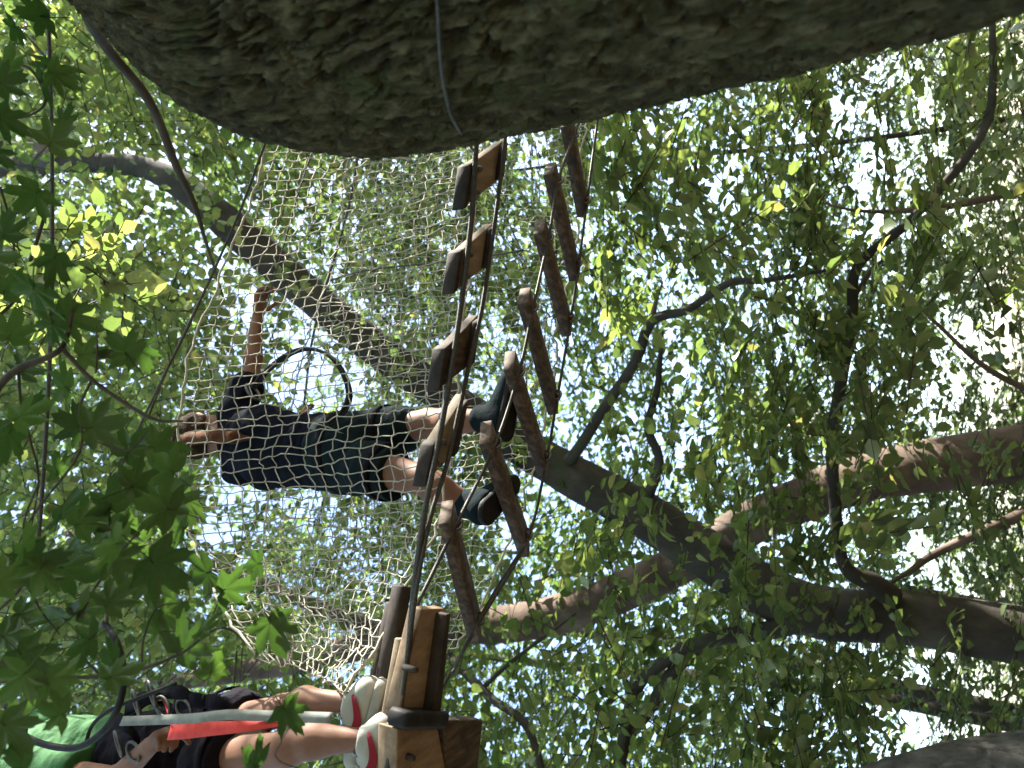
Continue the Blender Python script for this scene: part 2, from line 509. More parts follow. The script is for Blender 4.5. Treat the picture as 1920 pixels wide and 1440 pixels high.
OX, OY = 0.795, 1.075
oak = thing('oak_tree', (OX, OY, -0.1), 'huge furrowed dark brown trunk across the top edge, nearest the lens', 'tree')
bark_trunk('trunk', oak, [(OX + 0.14, OY, -0.4), (OX + 0.08, OY, 0.8), (OX + 0.035, OY, 1.6), (OX + 0.018, OY, 2.1), (OX + 0.022, OY, 2.55), (OX + 0.065, OY, 2.82), (OX + 0.27, OY + 0.01, 3.1), (OX + 0.62, OY + 0.03, 3.6),
                          (OX + 1.0, OY + 0.05, 4.4), (OX + 1.36, OY + 0.1, 5.4), (OX + 1.9, OY + 0.2, 6.8)],
           [0.43, 0.365, 0.340, 0.343, 0.343, 0.352, 0.36, 0.335, 0.325, 0.31, 0.29, 0.26, 0.22], 500, 860, M['oak_bark'], cell=(0.0115, 0.036), deep=0.028, fine=(1.5, 5.6))
b = MB()
pts = [PY(150, -60, 1.1), PY(165, 30, 1.25), PY(205, 95, 1.45), PY(280, 190, 1.6), PY(330, 310, 1.75), PY(365, 385, 1.85), PY(385, 450, 1.9), PY(420, 560, 1.95)]
b.tube(spline(pts, 8), np.interp(np.linspace(0, 1, 57), [0, 0.5, 0.75, 1], [0.019, 0.016, 0.010, 0.003]), 10)
b.build('limb', M['grey_bark'], oak)

# ------------------------------------------------------------------ leaning trees behind the bridge
def trunk_tube(name, parent, pix, mat, sides=20, n=10, wob=0.06, seed=1):
    """pix: list of (x, y, Y, width in px)"""
    P = np.array([PY(x, y, Y) for x, y, Y, w in pix])
    R = np.array([px(w / 2, p) for (x, y, Y, w), p in zip(pix, P)])
    C = spline(P, n)
    rr = np.interp(np.linspace(0, 1, len(C)), np.linspace(0, 1, len(R)), R)
    mb = MB()
    mb.tube(C, rr, sides)
    V = mb.v[0]
    k = len(C) * sides
    idx = np.arange(k)
    ring = idx // sides
    ang = (idx % sides) * 2 * math.pi / sides
    s = wob * 2 * (fbm(np.cos(ang) * 1.5 + 9, np.sin(ang) * 1.5 + ring * 0.35, seed) - 0.5) + wob * (fbm(ang * 3, ring * 1.1, seed + 3) - 0.5)
    V[:k] += (V[:k] - C[ring]) * s[:, None]
    return mb.build(name, mat, parent)

base_a = PY(2250, 1215, 6.2)
tree_a = thing('leaning_tree', base_a, 'long dark trunk leaning diagonally behind the bridge from lower right to upper left', 'tree')
trunk_tube('trunk', tree_a, [(2350, 1230, 6.2, 130), (1920, 1192, 6.0, 112), (1720, 1160, 5.85, 100), (1540, 1148, 5.7, 98), (1420, 1100, 5.6, 96), (1300, 1022, 5.5, 92), (1170, 945, 5.35, 86),
                             (1030, 868, 5.2, 76), (860, 760, 5.0, 70), (700, 650, 4.8, 66), (560, 535, 4.6, 66), (440, 430, 4.4, 64), (340, 348, 4.3, 52), (270, 315, 4.25, 40), (190, 306, 4.2, 38), (90, 306, 4.1, 38), (-60, 325, 4.0, 34)],
           M['grey_bark'], 26, 10, seed=4)
LIMBS_A = [
    [(1050, 880, 5.2, 24), (1082, 845, 5.1, 22), (1130, 770, 5.0, 20), (1190, 680, 4.95, 20), (1222, 603, 4.9, 20), (1290, 580, 4.85, 16), (1365, 532, 4.8, 14), (1440, 525, 4.75, 11), (1560, 505, 4.7, 6)],
    [(1222, 603, 4.9, 13), (1228, 570, 4.88, 9), (1242, 530, 4.85, 4)],
    [(1205, 955, 5.4, 20), (1225, 905, 5.35, 20), (1236, 860, 5.3, 18), (1215, 800, 5.3, 16), (1232, 730, 5.25, 13), (1242, 620, 5.2, 7)],
    [(1560, 1150, 5.6, 42), (1450, 1180, 5.5, 36), (1350, 1195, 5.4, 30), (1270, 1225, 5.3, 26), (1205, 1275, 5.2, 22), (1175, 1345, 5.1, 20), (1163, 1450, 5.0, 18), (1165, 1600, 4.9, 12)],
    [(1330, 1200, 5.4, 24), (1262, 1260, 5.3, 24), (1215, 1335, 5.2, 22), (1172, 1400, 5.1, 18), (1160, 1520, 5.0, 12)],
    [(1672, 1120, 5.7, 46), (1640, 1095, 5.6, 40), (1582, 1058, 5.5, 24), (1566, 950, 5.4, 22), (1560, 830, 5.3, 22), (1573, 740, 5.2, 22), (1597, 600, 5.1, 21), (1608, 500, 5.0, 19), (1700, 420, 4.9, 18), (1800, 310, 4.8, 17), (1850, 230, 4.7, 16), (1862, 150, 4.6, 14), (1860, 40, 4.5, 11)],
    [(1600, 560, 5.05, 10), (1640, 500, 5.2, 8), (1690, 470, 5.3, 4)],
    [(110, 300, 4.1, 26), (70, 270, 4.05, 24), (30, 225, 4.0, 22), (-40, 170, 3.9, 18)],
]
for i, pl in enumerate(LIMBS_A):
    trunk_tube('limb', tree_a, pl, M['pale_bark'] if i in (1, 7) else M['grey_bark'], 12, 8, seed=20 + i)

base_b = PY(2300, 800, 6.6)
tree_b = thing('peeling_tree', base_b, 'pinkish brown trunk with sunlit peeling patches crossing behind the dark leaning trunk', 'tree')
trunk_tube('trunk', tree_b, [(2350, 790, 6.6, 110), (1920, 848, 6.5, 104), (1780, 868, 6.45, 100), (1640, 892, 6.4, 92), (1520, 930, 6.35, 84), (1400, 985, 6.3, 78), (1260, 1065, 6.2, 74), (1130, 1125, 6.1, 74), (1000, 1162, 6.0, 72),
                             (870, 1178, 5.9, 66), (740, 1195, 5.8, 56), (560, 1240, 5.7, 44), (380, 1270, 5.6, 36), (200, 1300, 5.5, 26), (-50, 1330, 5.4, 18)], M['pale_bark'], 26, 10, wob=0.09, seed=7)
LIMBS_B = [
    [(820, 1200, 5.7, 18), (852, 1240, 5.2, 17), (920, 1308, 4.8, 17), (980, 1352, 4.6, 16), (1008, 1415, 4.5, 14), (1030, 1520, 4.4, 10)],
    [(905, 1290, 4.9, 9), (960, 1240, 5.0, 8), (1040, 1180, 5.2, 6), (1080, 1150, 5.3, 4)],
    [(2100, 860, 6.5, 28), (1990, 925, 6.3, 25), (1920, 962, 6.2, 22), (1760, 1035, 6.0, 16), (1700, 1075, 5.9, 10), (1640, 1110, 5.8, 4)],
    [(740, 1195, 5.8, 34), (600, 1140, 5.6, 26), (450, 1080, 5.5, 22), (300, 1030, 5.4, 16), (120, 1000, 5.3, 10)],
    [(2100, 800, 6.5, 16), (1960, 745, 6.1, 13), (1850, 690, 5.8, 11), (1760, 610, 5.7, 7), (1690, 540, 5.6, 3)],
    [(2200, 300, 6.3, 18), (2050, 330, 6.0, 16), (1920, 357, 5.6, 15), (1760, 390, 5.4, 12), (1620, 396, 5.3, 7), (1540, 380, 5.3, 3)],
]
for i, pl in enumerate(LIMBS_B):
    trunk_tube('limb', tree_b, pl, M['grey_bark'] if i < 2 else M['pale_bark'], 10, 8, seed=40 + i)

base_c = PY(2100, 1400, 3.6)
tree_c = thing('corner_tree', base_c, 'grey ridged trunk cutting the bottom right corner', 'tree')
cpts = [PY(2300, 1470, 3.7), PY(1920, 1508, 3.6), PY(1780, 1528, 3.5), PY(1600, 1580, 3.4), PY(1300, 1650, 3.3), PY(900, 1800, 3.2), PY(500, 1950, 3.1)]
bark_trunk('trunk', tree_c, cpts, [0.24, 0.23, 0.22, 0.2, 0.17, 0.14, 0.10], 240, 420, M['corner_bark'], cell=(0.016, 0.05), deep=0.014, seed=12)

TREES = [tree_a, tree_b, tree_c]
TRUNK_XY = [PY(1300, 1022, 5.5)[:2], PY(1400, 985, 6.3)[:2] + [0.6, 1.2], PY(1780, 1497, 3.5)[:2]]
TRUNK_Z = []
FAR = [  # pixel low on the stem, distance, radius, lean, label
    ((1480, 262), 9.5, 0.034, (0.03, 0.0), 'slim far stem just under the big trunk, beside the curved hanging limb'),
    ((1700, 1290), 10.5, 0.10, (-0.05, 0.02), 'thin far stem half hidden beneath the dark leaning trunk'),
    ((640, 990), 11.0, 0.05, (-0.02, 0.0), 'slim far stem just below the walking person and behind the net'),
    ((1150, 1250), 11.5, 0.11, (-0.06, 0.0), 'far stem rising behind the platform timbers'),
]
for p1, Y, r, ln, lab in FAR:
    q = PY(p1[0], p1[1], Y)
    bs = np.array([q[0] - ln[0] * (q[2] + 3), q[1], -1.4 - 0.02 * Y * Y])
    t = thing('forest_tree', bs, lab, 'tree', 'far trees behind the bridge')
    zz = np.linspace(bs[2], 15, 30)
    C = np.stack([q[0] + ln[0] * (zz - q[2]) + 0.12 * np.sin(zz * 0.6 + Y), q[1] + ln[1] * (zz - q[2]) + 0.1 * np.cos(zz * 0.5 + Y), zz], 1)
    MB().tube(C, np.linspace(r * 1.2, r * 0.4, 30), 12).build('trunk', M['grey_bark'], t)
    TREES.append(t)
    TRUNK_XY.append(q[:2])
TRUNK_XY = np.array(TRUNK_XY)

# ------------------------------------------------------------------ foliage
LT = np.array([(0, 0, 0), (0.33, 0, -0.02), (0.68, 0, -0.07), (1, 0, -0.16), (0.25, 0.27, 0.05), (0.62, 0.30, 0.02), (0.25, -0.27, 0.05), (0.62, -0.30, 0.02)], float)
LF = np.array([(0, 1, 4), (1, 5, 4), (1, 2, 5), (2, 3, 5), (0, 6, 1), (1, 6, 7), (1, 7, 2), (2, 7, 3)])

SUNSPOTS = []     # (point, radius): openings cut through the leaves towards the sun, to place sun patches

KT = np.array([(0, 0, 0), (0.5, 0.29, 0.04), (1, 0, -0.14), (0.5, -0.29, 0.04)], float)
KF = np.array([(0, 2, 1), (0, 3, 2)])

def leaf_cloud(pos, dr, nm, size, LT=LT, LF=LF):
    dr = dr / np.linalg.norm(dr, axis=1)[:, None]
    sd = np.cross(nm, dr)
    sd /= np.linalg.norm(sd, axis=1)[:, None] + 1e-9
    nn = np.cross(dr, sd)
    V = pos[:, None] + size[:, None, None] * (LT[None, :, 0, None] * dr[:, None] + LT[None, :, 1, None] * sd[:, None] + LT[None, :, 2, None] * nn[:, None])
    F = LF[None] + (np.arange(len(pos)) * len(LT))[:, None, None]
    return V.reshape(-1, 3), F.reshape(-1, 3)

def make_sprays(org, az, length, leaf, per, droop=0.25):
    """flat beech-like sprays: a twig with side twigs, leaves held roughly level"""
    n = len(org)
    pos, dr, nm, sz, own = [], [], [], [], []
    tw_a, tw_b = [], []
    ca, sa = np.cos(az), np.sin(az)
    d0 = np.stack([ca, sa, RNG.normal(-0.10, 0.22, n)], 1)
    d0 /= np.linalg.norm(d0, axis=1)[:, None]
    upn = np.stack([RNG.normal(0, 0.33, n), RNG.normal(0, 0.33, n), np.ones(n)], 1)
    upn -= d0 * np.sum(upn * d0, 1)[:, None]
    upn /= np.linalg.norm(upn, axis=1)[:, None]
    s0 = np.cross(upn, d0)
    nt = 5
    for k in range(nt):                       # main twig and four side twigs
        if k == 0:
            st, dd, ll = org, d0, length
        else:
            f = 0.15 + 0.18 * k + RNG.uniform(-0.06, 0.06, n)
            sg = 1 if k % 2 else -1
            an = RNG.uniform(0.6, 1.0, n) * sg
            st = org + d0 * (f * length)[:, None] - np.array([0, 0, 1.0])[None] * (droop * (f * length) ** 2)[:, None]
            dd = d0 * np.cos(an)[:, None] + s0 * np.sin(an)[:, None]
            ll = length * RNG.uniform(0.35, 0.6, n)
        m = max(3, int(per * (0.36 if k == 0 else 0.16)))
        tw_a.append(st)
        tw_b.append(st + dd * ll[:, None] - np.array([0, 0, 1.0]) * (droop * ll ** 2)[:, None])
        sk = np.cross(upn, dd)
        for j in range(m):
            f = (j + 0.6 + RNG.uniform(-0.3, 0.3, n)) / m
            sg = 1 if j % 2 else -1
            an = RNG.uniform(0.55, 1.25, n) * sg
            p = st + dd * (f * ll)[:, None] - np.array([0, 0, 1.0]) * (droop * (f * ll) ** 2)[:, None]
            q = dd * np.cos(an)[:, None] + sk * np.sin(an)[:, None]
            q[:, 2] += RNG.normal(-0.12, 0.22, n)
            nmj = upn + RNG.normal(0, 0.30, (n, 3))
            pos.append(p); dr.append(q); nm.append(nmj)
            sz.append(leaf * RNG.uniform(0.62, 1.25, n))
            own.append(np.arange(n))
    return [np.concatenate(a) for a in (pos, dr, nm, sz, own)] + [np.stack([np.concatenate(tw_a), np.concatenate(tw_b)], 1), np.tile(np.arange(n), nt)]

def frustum_points(n, d0, d1, mx=260, my=260):
    d = (RNG.uniform(d0 ** 2, d1 ** 2, n)) ** 0.5
    x = RNG.uniform(-mx, 1920 + mx, n)
    y = RNG.uniform(-my, 1440 + my, n)
    r = FWD[None] - UPV[None] * ((x - 960) / FPX)[:, None] + EX[None] * ((720 - y) / FPX)[:, None]
    return CAM + r * d[:, None]

# openings in the canopy: (point on the axis, radius at 5 m, strength)
GAPS = [(PD(560, 720, 5), 0.50, .75), (PD(610, 1000, 5), 0.42, .75), (PD(480, 560, 5), 0.35, .7), (PD(1890, 600, 5), 0.34, .75), (PD(1800, 740, 5), 0.24, .75), (PD(110, 340, 5), .32, .75),
        (PD(1620, 1310, 5), .35, .6), (PD(1500, 1000, 5), .25, .6), (PD(1050, 860, 5), .25, .8), (PD(1180, 520, 5), .22, .7), (PD(190, 740, 5), .2, .8), (PD(330, 430, 5), .35, .6), (PD(1900, 150, 5), .2, .6),
        (PD(1600, 300, 5), .3, .6), (PD(980, 300, 5), .3, .6), (PD(720, 1080, 5), .3, .6), (PD(900, 600, 5), .3, .5), (PD(390, 940, 5), .3, .6)]

def thin(P):
    """uneven canopy: clumps and openings"""
    keep = np.ones(len(P), bool)
    c = fbm(P[:, 0] * 0.9 + P[:, 2] * 0.5, P[:, 1] * 0.7 - P[:, 2] * 0.8, 77, 3)
    keep &= RNG.uniform(0, 1, len(P)) < np.clip((c - 0.26) * 4.5, 0.12, 1)
    for g, r, s in GAPS:
        ax = unit(g - CAM)
        v = P - CAM
        t = v @ ax
        dist = np.linalg.norm(v - t[:, None] * ax, axis=1)
        inside = dist < r * t / 5
        keep &= ~(inside & (RNG.uniform(0, 1, len(P)) < s))
    return keep

def tubes3(segs, r0, r1):
    """many thin three-sided twigs"""
    a, b_ = segs[:, 0], segs[:, 1]
    t = b_ - a
    t /= np.linalg.norm(t, axis=1)[:, None] + 1e-9
    u = np.cross(t, np.array([0.2, 0.3, 0.93]))
    u /= np.linalg.norm(u, axis=1)[:, None] + 1e-9
    w = np.cross(t, u)
    V = []
    for k in range(3):
        o = u * math.cos(k * 2.094) + w * math.sin(k * 2.094)
        V += [a + o * r0, b_ + o * r1]
    V = np.stack(V, 1).reshape(-1, 3)
    f = np.array([(0, 2, 3, 1), (2, 4, 5, 3), (4, 0, 1, 5)])
    return V, (f[None] + (np.arange(len(a)) * 6)[:, None, None]).reshape(-1, 4)

def img_x(P):
    v = P - CAM
    return 960 - FPX * (v @ UPV) / (v @ FWD)

def img_y(P):
    v = P - CAM
    return 720 - FPX * (v @ EX) / (v @ FWD)

STEM_PTS = []
for tr_ in (tree_a, tree_b):
    for ch in tr_.children:
        if ch.name.startswith(('trunk', 'limb')):
            vv = np.empty(len(ch.data.vertices) * 3, np.float32)
            ch.data.vertices.foreach_get('co', vv)
            vv = vv.reshape(-1, 3)[::13] + ORIGIN[tr_.name]
            STEM_PTS.append(vv)
STEM_PTS = np.concatenate(STEM_PTS)

def off_stems(P):
    """fewer sprays in the clear space just in front of the big stems"""
    x, y = img_x(STEM_PTS), img_y(STEM_PTS)
    hit = np.zeros((60, 80), bool)
    dep = np.full((60, 80), 99.0)
    gx_, gy_ = np.clip((x / 32 + 10), 0, 79).astype(int), np.clip((y / 32 + 7), 0, 59).astype(int)
    np.minimum.at(dep, (gy_, gx_), (STEM_PTS - CAM) @ FWD)
    px_, py_ = np.clip(img_x(P) / 32 + 10, 0, 79).astype(int), np.clip(img_y(P) / 32 + 7, 0, 59).astype(int)
    front = (dep[py_, px_] < 90) & ((P - CAM) @ FWD < dep[py_, px_])
    return ~(front & (RNG.uniform(0, 1, len(P)) < 0.86))

CROWN = {i: dict(pos=[], dr=[], nm=[], sz=[], tw=[]) for i in range(len(TREES))}

def plant(P, length, leaf, per, trees, bias=None):
    az = RNG.uniform(0, 2 * math.pi, len(P))
    pos, dr, nm, sz, own, tw, two = make_sprays(P, az, length, leaf, per)
    XY = TRUNK_XY[trees]
    near = np.argmin(((P[:, None, :2] - XY[None]) ** 2).sum(-1), 1)
    tid = np.asarray(trees)[near]
    for i in set(trees):
        k = tid[own] == i
        c = CROWN[i]
        c['pos'].append(pos[k]); c['dr'].append(dr[k]); c['nm'].append(nm[k]); c['sz'].append(sz[k])
        c['tw'].append(tw[tid[two] == i])

def layer(n, d0, d1, leaf, per, lmin, lmax, trees, xr=None, **kw):
    P = frustum_points(n, d0, d1, **kw)
    P = P[thin(P)]
    P = P[P[:, 2] > 0.8]
    if xr is not None: P = P[xr(P)]
    plant(P, RNG.uniform(lmin, lmax, len(P)), np.full(len(P), leaf), per, trees)

layer(620, 3.3, 4.6, 0.094, 34, 0.35, 0.7, [0, 1, 2], xr=lambda P: (img_x(P) > 1010 + RNG.uniform(-40, 80, len(P))))
layer(1900, 4.6, 7.0, 0.082, 34, 0.4, 0.85, [0, 1])
layer(3400, 7.0, 11.0, 0.11, 34, 0.6, 1.2, list(range(3, len(TREES))))
layer(3300, 11.0, 20.0, 0.19, 30, 1.0, 1.9, list(range(3, len(TREES))), mx=400, my=400)
layer(1900, 7.5, 13.0, 0.12, 32, 0.6, 1.3, list(range(3, len(TREES))), xr=lambda P: img_x(P) > 1350)
def tier(p0, p1, n, spread, leaf=0.078):
    """a level tier of leaves seen edge-on"""
    t = RNG.uniform(0, 1, n)[:, None]
    P = p0 * (1 - t) + p1 * t + RNG.normal(0, 1, (n, 3)) * np.array([0.1, spread * 2, spread])
    plant(P, RNG.uniform(0.25, 0.55, n), np.full(n, leaf), 30, [0, 1])
tier(PD(1470, 180, 4.2), PD(1505, 1460, 4.4), 60, 0.08)
tier(PD(1545, 150, 4.6), PD(1560, 1460, 4.8), 34, 0.07)
tier(PD(1110, 900, 3.7), PD(1130, 1460, 3.9), 24, 0.06)
tier(PD(1130, 330, 3.6), PD(1140, 720, 3.7), 18, 0.07)
tier(PD(1330, 950, 4.4), PD(1345, 1150, 4.4), 10, 0.08)

# unseen canopy added to block light: big trunk's crown sunward, foliage overhead and behind
def volume(n, lo, hi):
    return np.stack([RNG.uniform(lo[k], hi[k], n) for k in range(3)], 1)
Po = volume(400, (1.5, -3.5, 6.0), (11.0, 8.5, 11.5))
azo = RNG.uniform(0, 6.28, len(Po))
shade_pts = np.concatenate([volume(640, (-13, -12, 5.0), (13, 4.5, 11.5)), volume(700, (-15, -14, 0.3), (15, -4.0, 7.0)), volume(260, (-13, -6, 0.3), (-6.5, 8, 8.0)), volume(260, (6.5, -6, 0.3), (13, 8, 8.0))])
wv = (shade_pts - CAM) @ FWD
shade_pts = shade_pts[(wv < 0.5) | (img_x(shade_pts) < -420) | (img_y(shade_pts) < -420) | (img_y(shade_pts) > 1860)]
shade_leaves = make_sprays(shade_pts, RNG.uniform(0, 6.28, len(shade_pts)), RNG.uniform(1.2, 2.2, len(shade_pts)), np.full(len(shade_pts), 0.27), 30)
oak_leaves = make_sprays(Po, azo, RNG.uniform(0.8, 1.5, len(Po)), np.full(len(Po), 0.16), 30)

SPOT_LIST = [((70, 470), 2.25, 0.20), ((150, 500), 2.3, 0.16), ((1000, 1150), PY(1000, 1150, 5.9), 0.32), ((1650, 865), PY(1650, 865, 6.3), 0.34), ((1360, 975), PY(1360, 975, 6.2), 0.2),
             ((900, 820), PZ(905, 820, 2.93), 0.09), ((958, 690), PZ(958, 690, 2.93), 0.09), ((838, 975), PZ(838, 975, 2.93), 0.08), ((470, 1340), PY(470, 1325, 1.4), 0.05), 
             ((790, 1290), PZ(790, 1290, 2.85), 0.09), ((800, 1160), PZ(800, 1160, 2.85), 0.03), ((120, 1400), PY(120, 1380, 1.35), 0.10), ((760, 300), PY(760, 300, 2.3), 0.14), ((870, 860), PY(870, 860, 1.9), 0.12),
             ((1230, 560), PY(1230, 570, 4.88), 0.08), ((1740, 600), PY(1740, 600, 5.5), 0.2), ((1130, 520), PD(1130, 520, 3.9), 0.2), ((1500, 330), PD(1500, 330, 3.8), 0.22), ((1800, 360), PY(1850, 360, 5), 0.2),
             ((700, 660), PY(700, 640, 4.75), 0.10), ((420, 380), PY(330, 335, 4.2), 0.10), ((380, 1000), PY(380, 1000, 1.7), 0.1), ((1900, 560), PD(1900, 560, 5), 0.3),
             ((650, 470), PD(600, 470, 4.2), .2), ((1060, 1290), PD(940, 1290, 4.5), .15), ((1700, 1040), PY(1590, 1040, 5.5), .12)]
for pxy, p, r in SPOT_LIST:
    if np.isscalar(p): p = PD(pxy[0], pxy[1], p)
    SUNSPOTS.append((np.asarray(p), r))

def sun_open(P, size=0.08):
    keep = np.ones(len(P), bool)
    for s, r in SUNSPOTS:
        v = P - s
        t = v @ SUN
        d = np.linalg.norm(v - t[:, None] * SUN, axis=1)
        keep &= ~((t > 0.12) & (d < r + 0.02 + 0.55 * size))
    return keep

# clear air round the bridge and the people
def clear_air(P):
    Y, X, Z = P[:, 1], P[:, 0], P[:, 2]
    return ~((Y < 3.3) & (X > -1.6) & (X < 1.6) & (Z > 1.0) & (Z < 5.0))

leaf_one_me = mesh_np('leaf', LT, [LF])
leaf_one_me.materials.append(M['leaf_one'])
leaf_one_me.polygons.foreach_set('use_smooth', np.ones(len(leaf_one_me.polygons), bool))

def in_frame(P):
    x, y = img_x(P), img_y(P)
    return (x > 0) & (x < 1920) & (y > 0) & (y < 1440)

def single_leaf(name, me, parent, p, d, nrm, s):
    d = unit(d)
    sd = unit(np.cross(nrm, d))
    nn = np.cross(d, sd)
    o = bpy.data.objects.new(name, me)
    col.objects.link(o)
    o.parent = parent
    q = p - ORIGIN[parent.name]
    o.matrix_local = Matrix(((d[0] * s, sd[0] * s, nn[0] * s, q[0]), (d[1] * s, sd[1] * s, nn[1] * s, q[1]), (d[2] * s, sd[2] * s, nn[2] * s, q[2]), (0, 0, 0, 1)))
    return o

for i, t in enumerate(TREES):
    c = CROWN[i]
    if not c['pos']: continue
    pos, dr, nm, sz = [np.concatenate(c[k]) for k in ('pos', 'dr', 'nm', 'sz')]
    k = sun_open(pos, 0.08 if i < 3 else 0.15) & clear_air(pos)
    if i < 3: k &= off_stems(pos)
    pos, dr, nm, sz = pos[k], dr[k], nm[k], sz[k]
    tw = np.concatenate(c['tw'])
    if i < 3: tw = tw[off_stems(tw[:, 0]) & off_stems(tw[:, 1])]
    tw = tw[sun_open(tw[:, 0]) & sun_open(tw[:, 1]) & clear_air(tw[:, 0]) & clear_air(tw[:, 1])]
    if i < 3:                                  # the largest leaves one by one
        show = sz / np.maximum((pos - CAM) @ FWD, 0.1) * in_frame(pos)
        best = np.argsort(-show)[:300]
        best = best[show[best] > 0]
        for j in best:
            single_leaf('leaf', leaf_one_me, t, pos[j], dr[j], nm[j], sz[j])
        rest = np.ones(len(pos), bool)
        rest[best] = False
        pos, dr, nm, sz = pos[rest], dr[rest], nm[rest], sz[rest]
    if len(pos) == 0: continue
    V, F = leaf_cloud(pos, dr, nm, sz) if i < 3 else leaf_cloud(pos, dr, nm, sz, KT, KF)
    o = link('crown', mesh_np('crown', V - ORIGIN[t.name], [F]), M['leaf'] if i < 3 else M['leaf_far'], t)
    o['kind'] = 'stuff'
    V, F = tubes3(tw, 0.0045 if i < 3 else 0.009, 0.0015)
    o = link('twigs', mesh_np('twigs', V - ORIGIN[t.name], [F]), M['twig'], t)
    o['kind'] = 'stuff'
pos, dr, nm, sz = oak_leaves[:4]
k = sun_open(pos, 0.16)
V, F = leaf_cloud(pos[k], dr[k], nm[k], sz[k], KT, KF)
o = link('crown', mesh_np('crown', V - ORIGIN[oak.name], [F]), M['leaf_far'], oak)
o['kind'] = 'stuff'
pos, dr, nm, sz = shade_leaves[:4]  # out-of-view leaves added to cut the skylight
k = sun_open(pos, 0.27)
V, F = leaf_cloud(pos[k], dr[k], nm[k], sz[k], KT, KF)
o = link('unseen_shade_foliage', mesh_np('unseen_shade_foliage', V, [F]), M['leaf_far'])
tagit(o, 'unseen foliage added overhead, behind and to the sides to block skylight', 'foliage', kind='stuff')

# ------------------------------------------------------------------ plank bridge
ZD = 2.92
NEAR = [(838, 966), (912, 816), (957, 681), (984, 560), (1013, 430), (1032, 322), (1064, 235)]
FARP = [(890, 1178), (982, 1018), (1017, 870), (1037, 757), (1062, 612), (1077, 510), (1092, 392)]
PW = [60, 56, 50, 46, 44, 40, 36]
PN = [PZ(x, y, ZD) for x, y in NEAR]
PF = [PZ(x, y, ZD + 0.055) for x, y in FARP]
bridge = thing('plank_bridge', (PN[0] + PF[0]) / 2, 'hanging bridge of brown planks on steel cables that the dark clothed person walks on', 'bridge')
DECK_LAB = ['plank nearest the platform', 'plank under the front boot', 'plank under the rear boot']
for i, (a, b_) in enumerate(zip(PN, PF)):
    ax = unit(b_ - a)
    wd = unit(PN[max(i - 1, 0)] - PN[min(i + 1, len(PN) - 1)])
    wd = unit(wd - ax * np.dot(wd, ax))
    up = unit(np.cross(ax, wd))
    if up[2] < 0: up = -up
    tilt = math.radians((-26, -24, -20, -16, -14, -12, -10)[i])        # each plank hangs a little rolled
    if np.dot(np.cross(ax, wd), up) < 0: tilt = -tilt
    wd2 = wd * math.cos(tilt) + np.cross(ax, wd) * math.sin(tilt)
    up2 = unit(np.cross(ax, wd2))
    if up2[2] < 0: up2 = -up2
    L = np.linalg.norm(b_ - a)
    c = (a + b_) / 2
    hw = px(PW[i], c) / 2 * 1.12
    m = MB()
    m.box(c, ax, wd2, up2, L / 2 + 0.012, hw, 0.017, 0.0015)
    o = m.build('plank', M['wood'], bridge, smooth=False)
    for s, e in ((1, a), (-1, b_)):
        q = e + ax * s * 0.035
        k = MB()
        k.tube([q - up2 * 0.030, q - up2 * 0.016], [0.010, 0.010], 8)
        k.tube(spline([q - wd2 * 0.022 - up2 * 0.012, q - wd2 * 0.022 - up2 * 0.028, q - up2 * 0.034, q + wd2 * 0.022 - up2 * 0.028, q + wd2 * 0.022 - up2 * 0.012], 4), 0.0045, 6)
        k.build('bolt', M['steel'], o)
def deck_line(P, off, ext0, ext1):
    Q = [p + np.array([0, 0, off]) for p in P]
    return [Q[0] + (Q[0] - Q[1]) * ext0] + Q + [Q[-1] + (Q[-1] - Q[-2]) * ext1]
for P_ in (PN, PF):
    m = MB()
    ln = deck_line([p + unit((np.array(PF[i]) - PN[i]) * (1 if P_ is PN else -1)) * 0.03 for i, p in enumerate(P_)], -0.024, 1.1, 2.5)
    m.tube(spline(ln, 8), 0.0052, 7)
    m.build('cable', M['cable'], bridge)
m = MB()
m.tube(spline([PY(848, 1262, 1.62), PY(880, 1195, 1.78), PY(930, 1105, 1.9), PY(985, 1020, 2.02)], 8), 0.0045, 7)
m.build('cable', M['cable'], bridge)

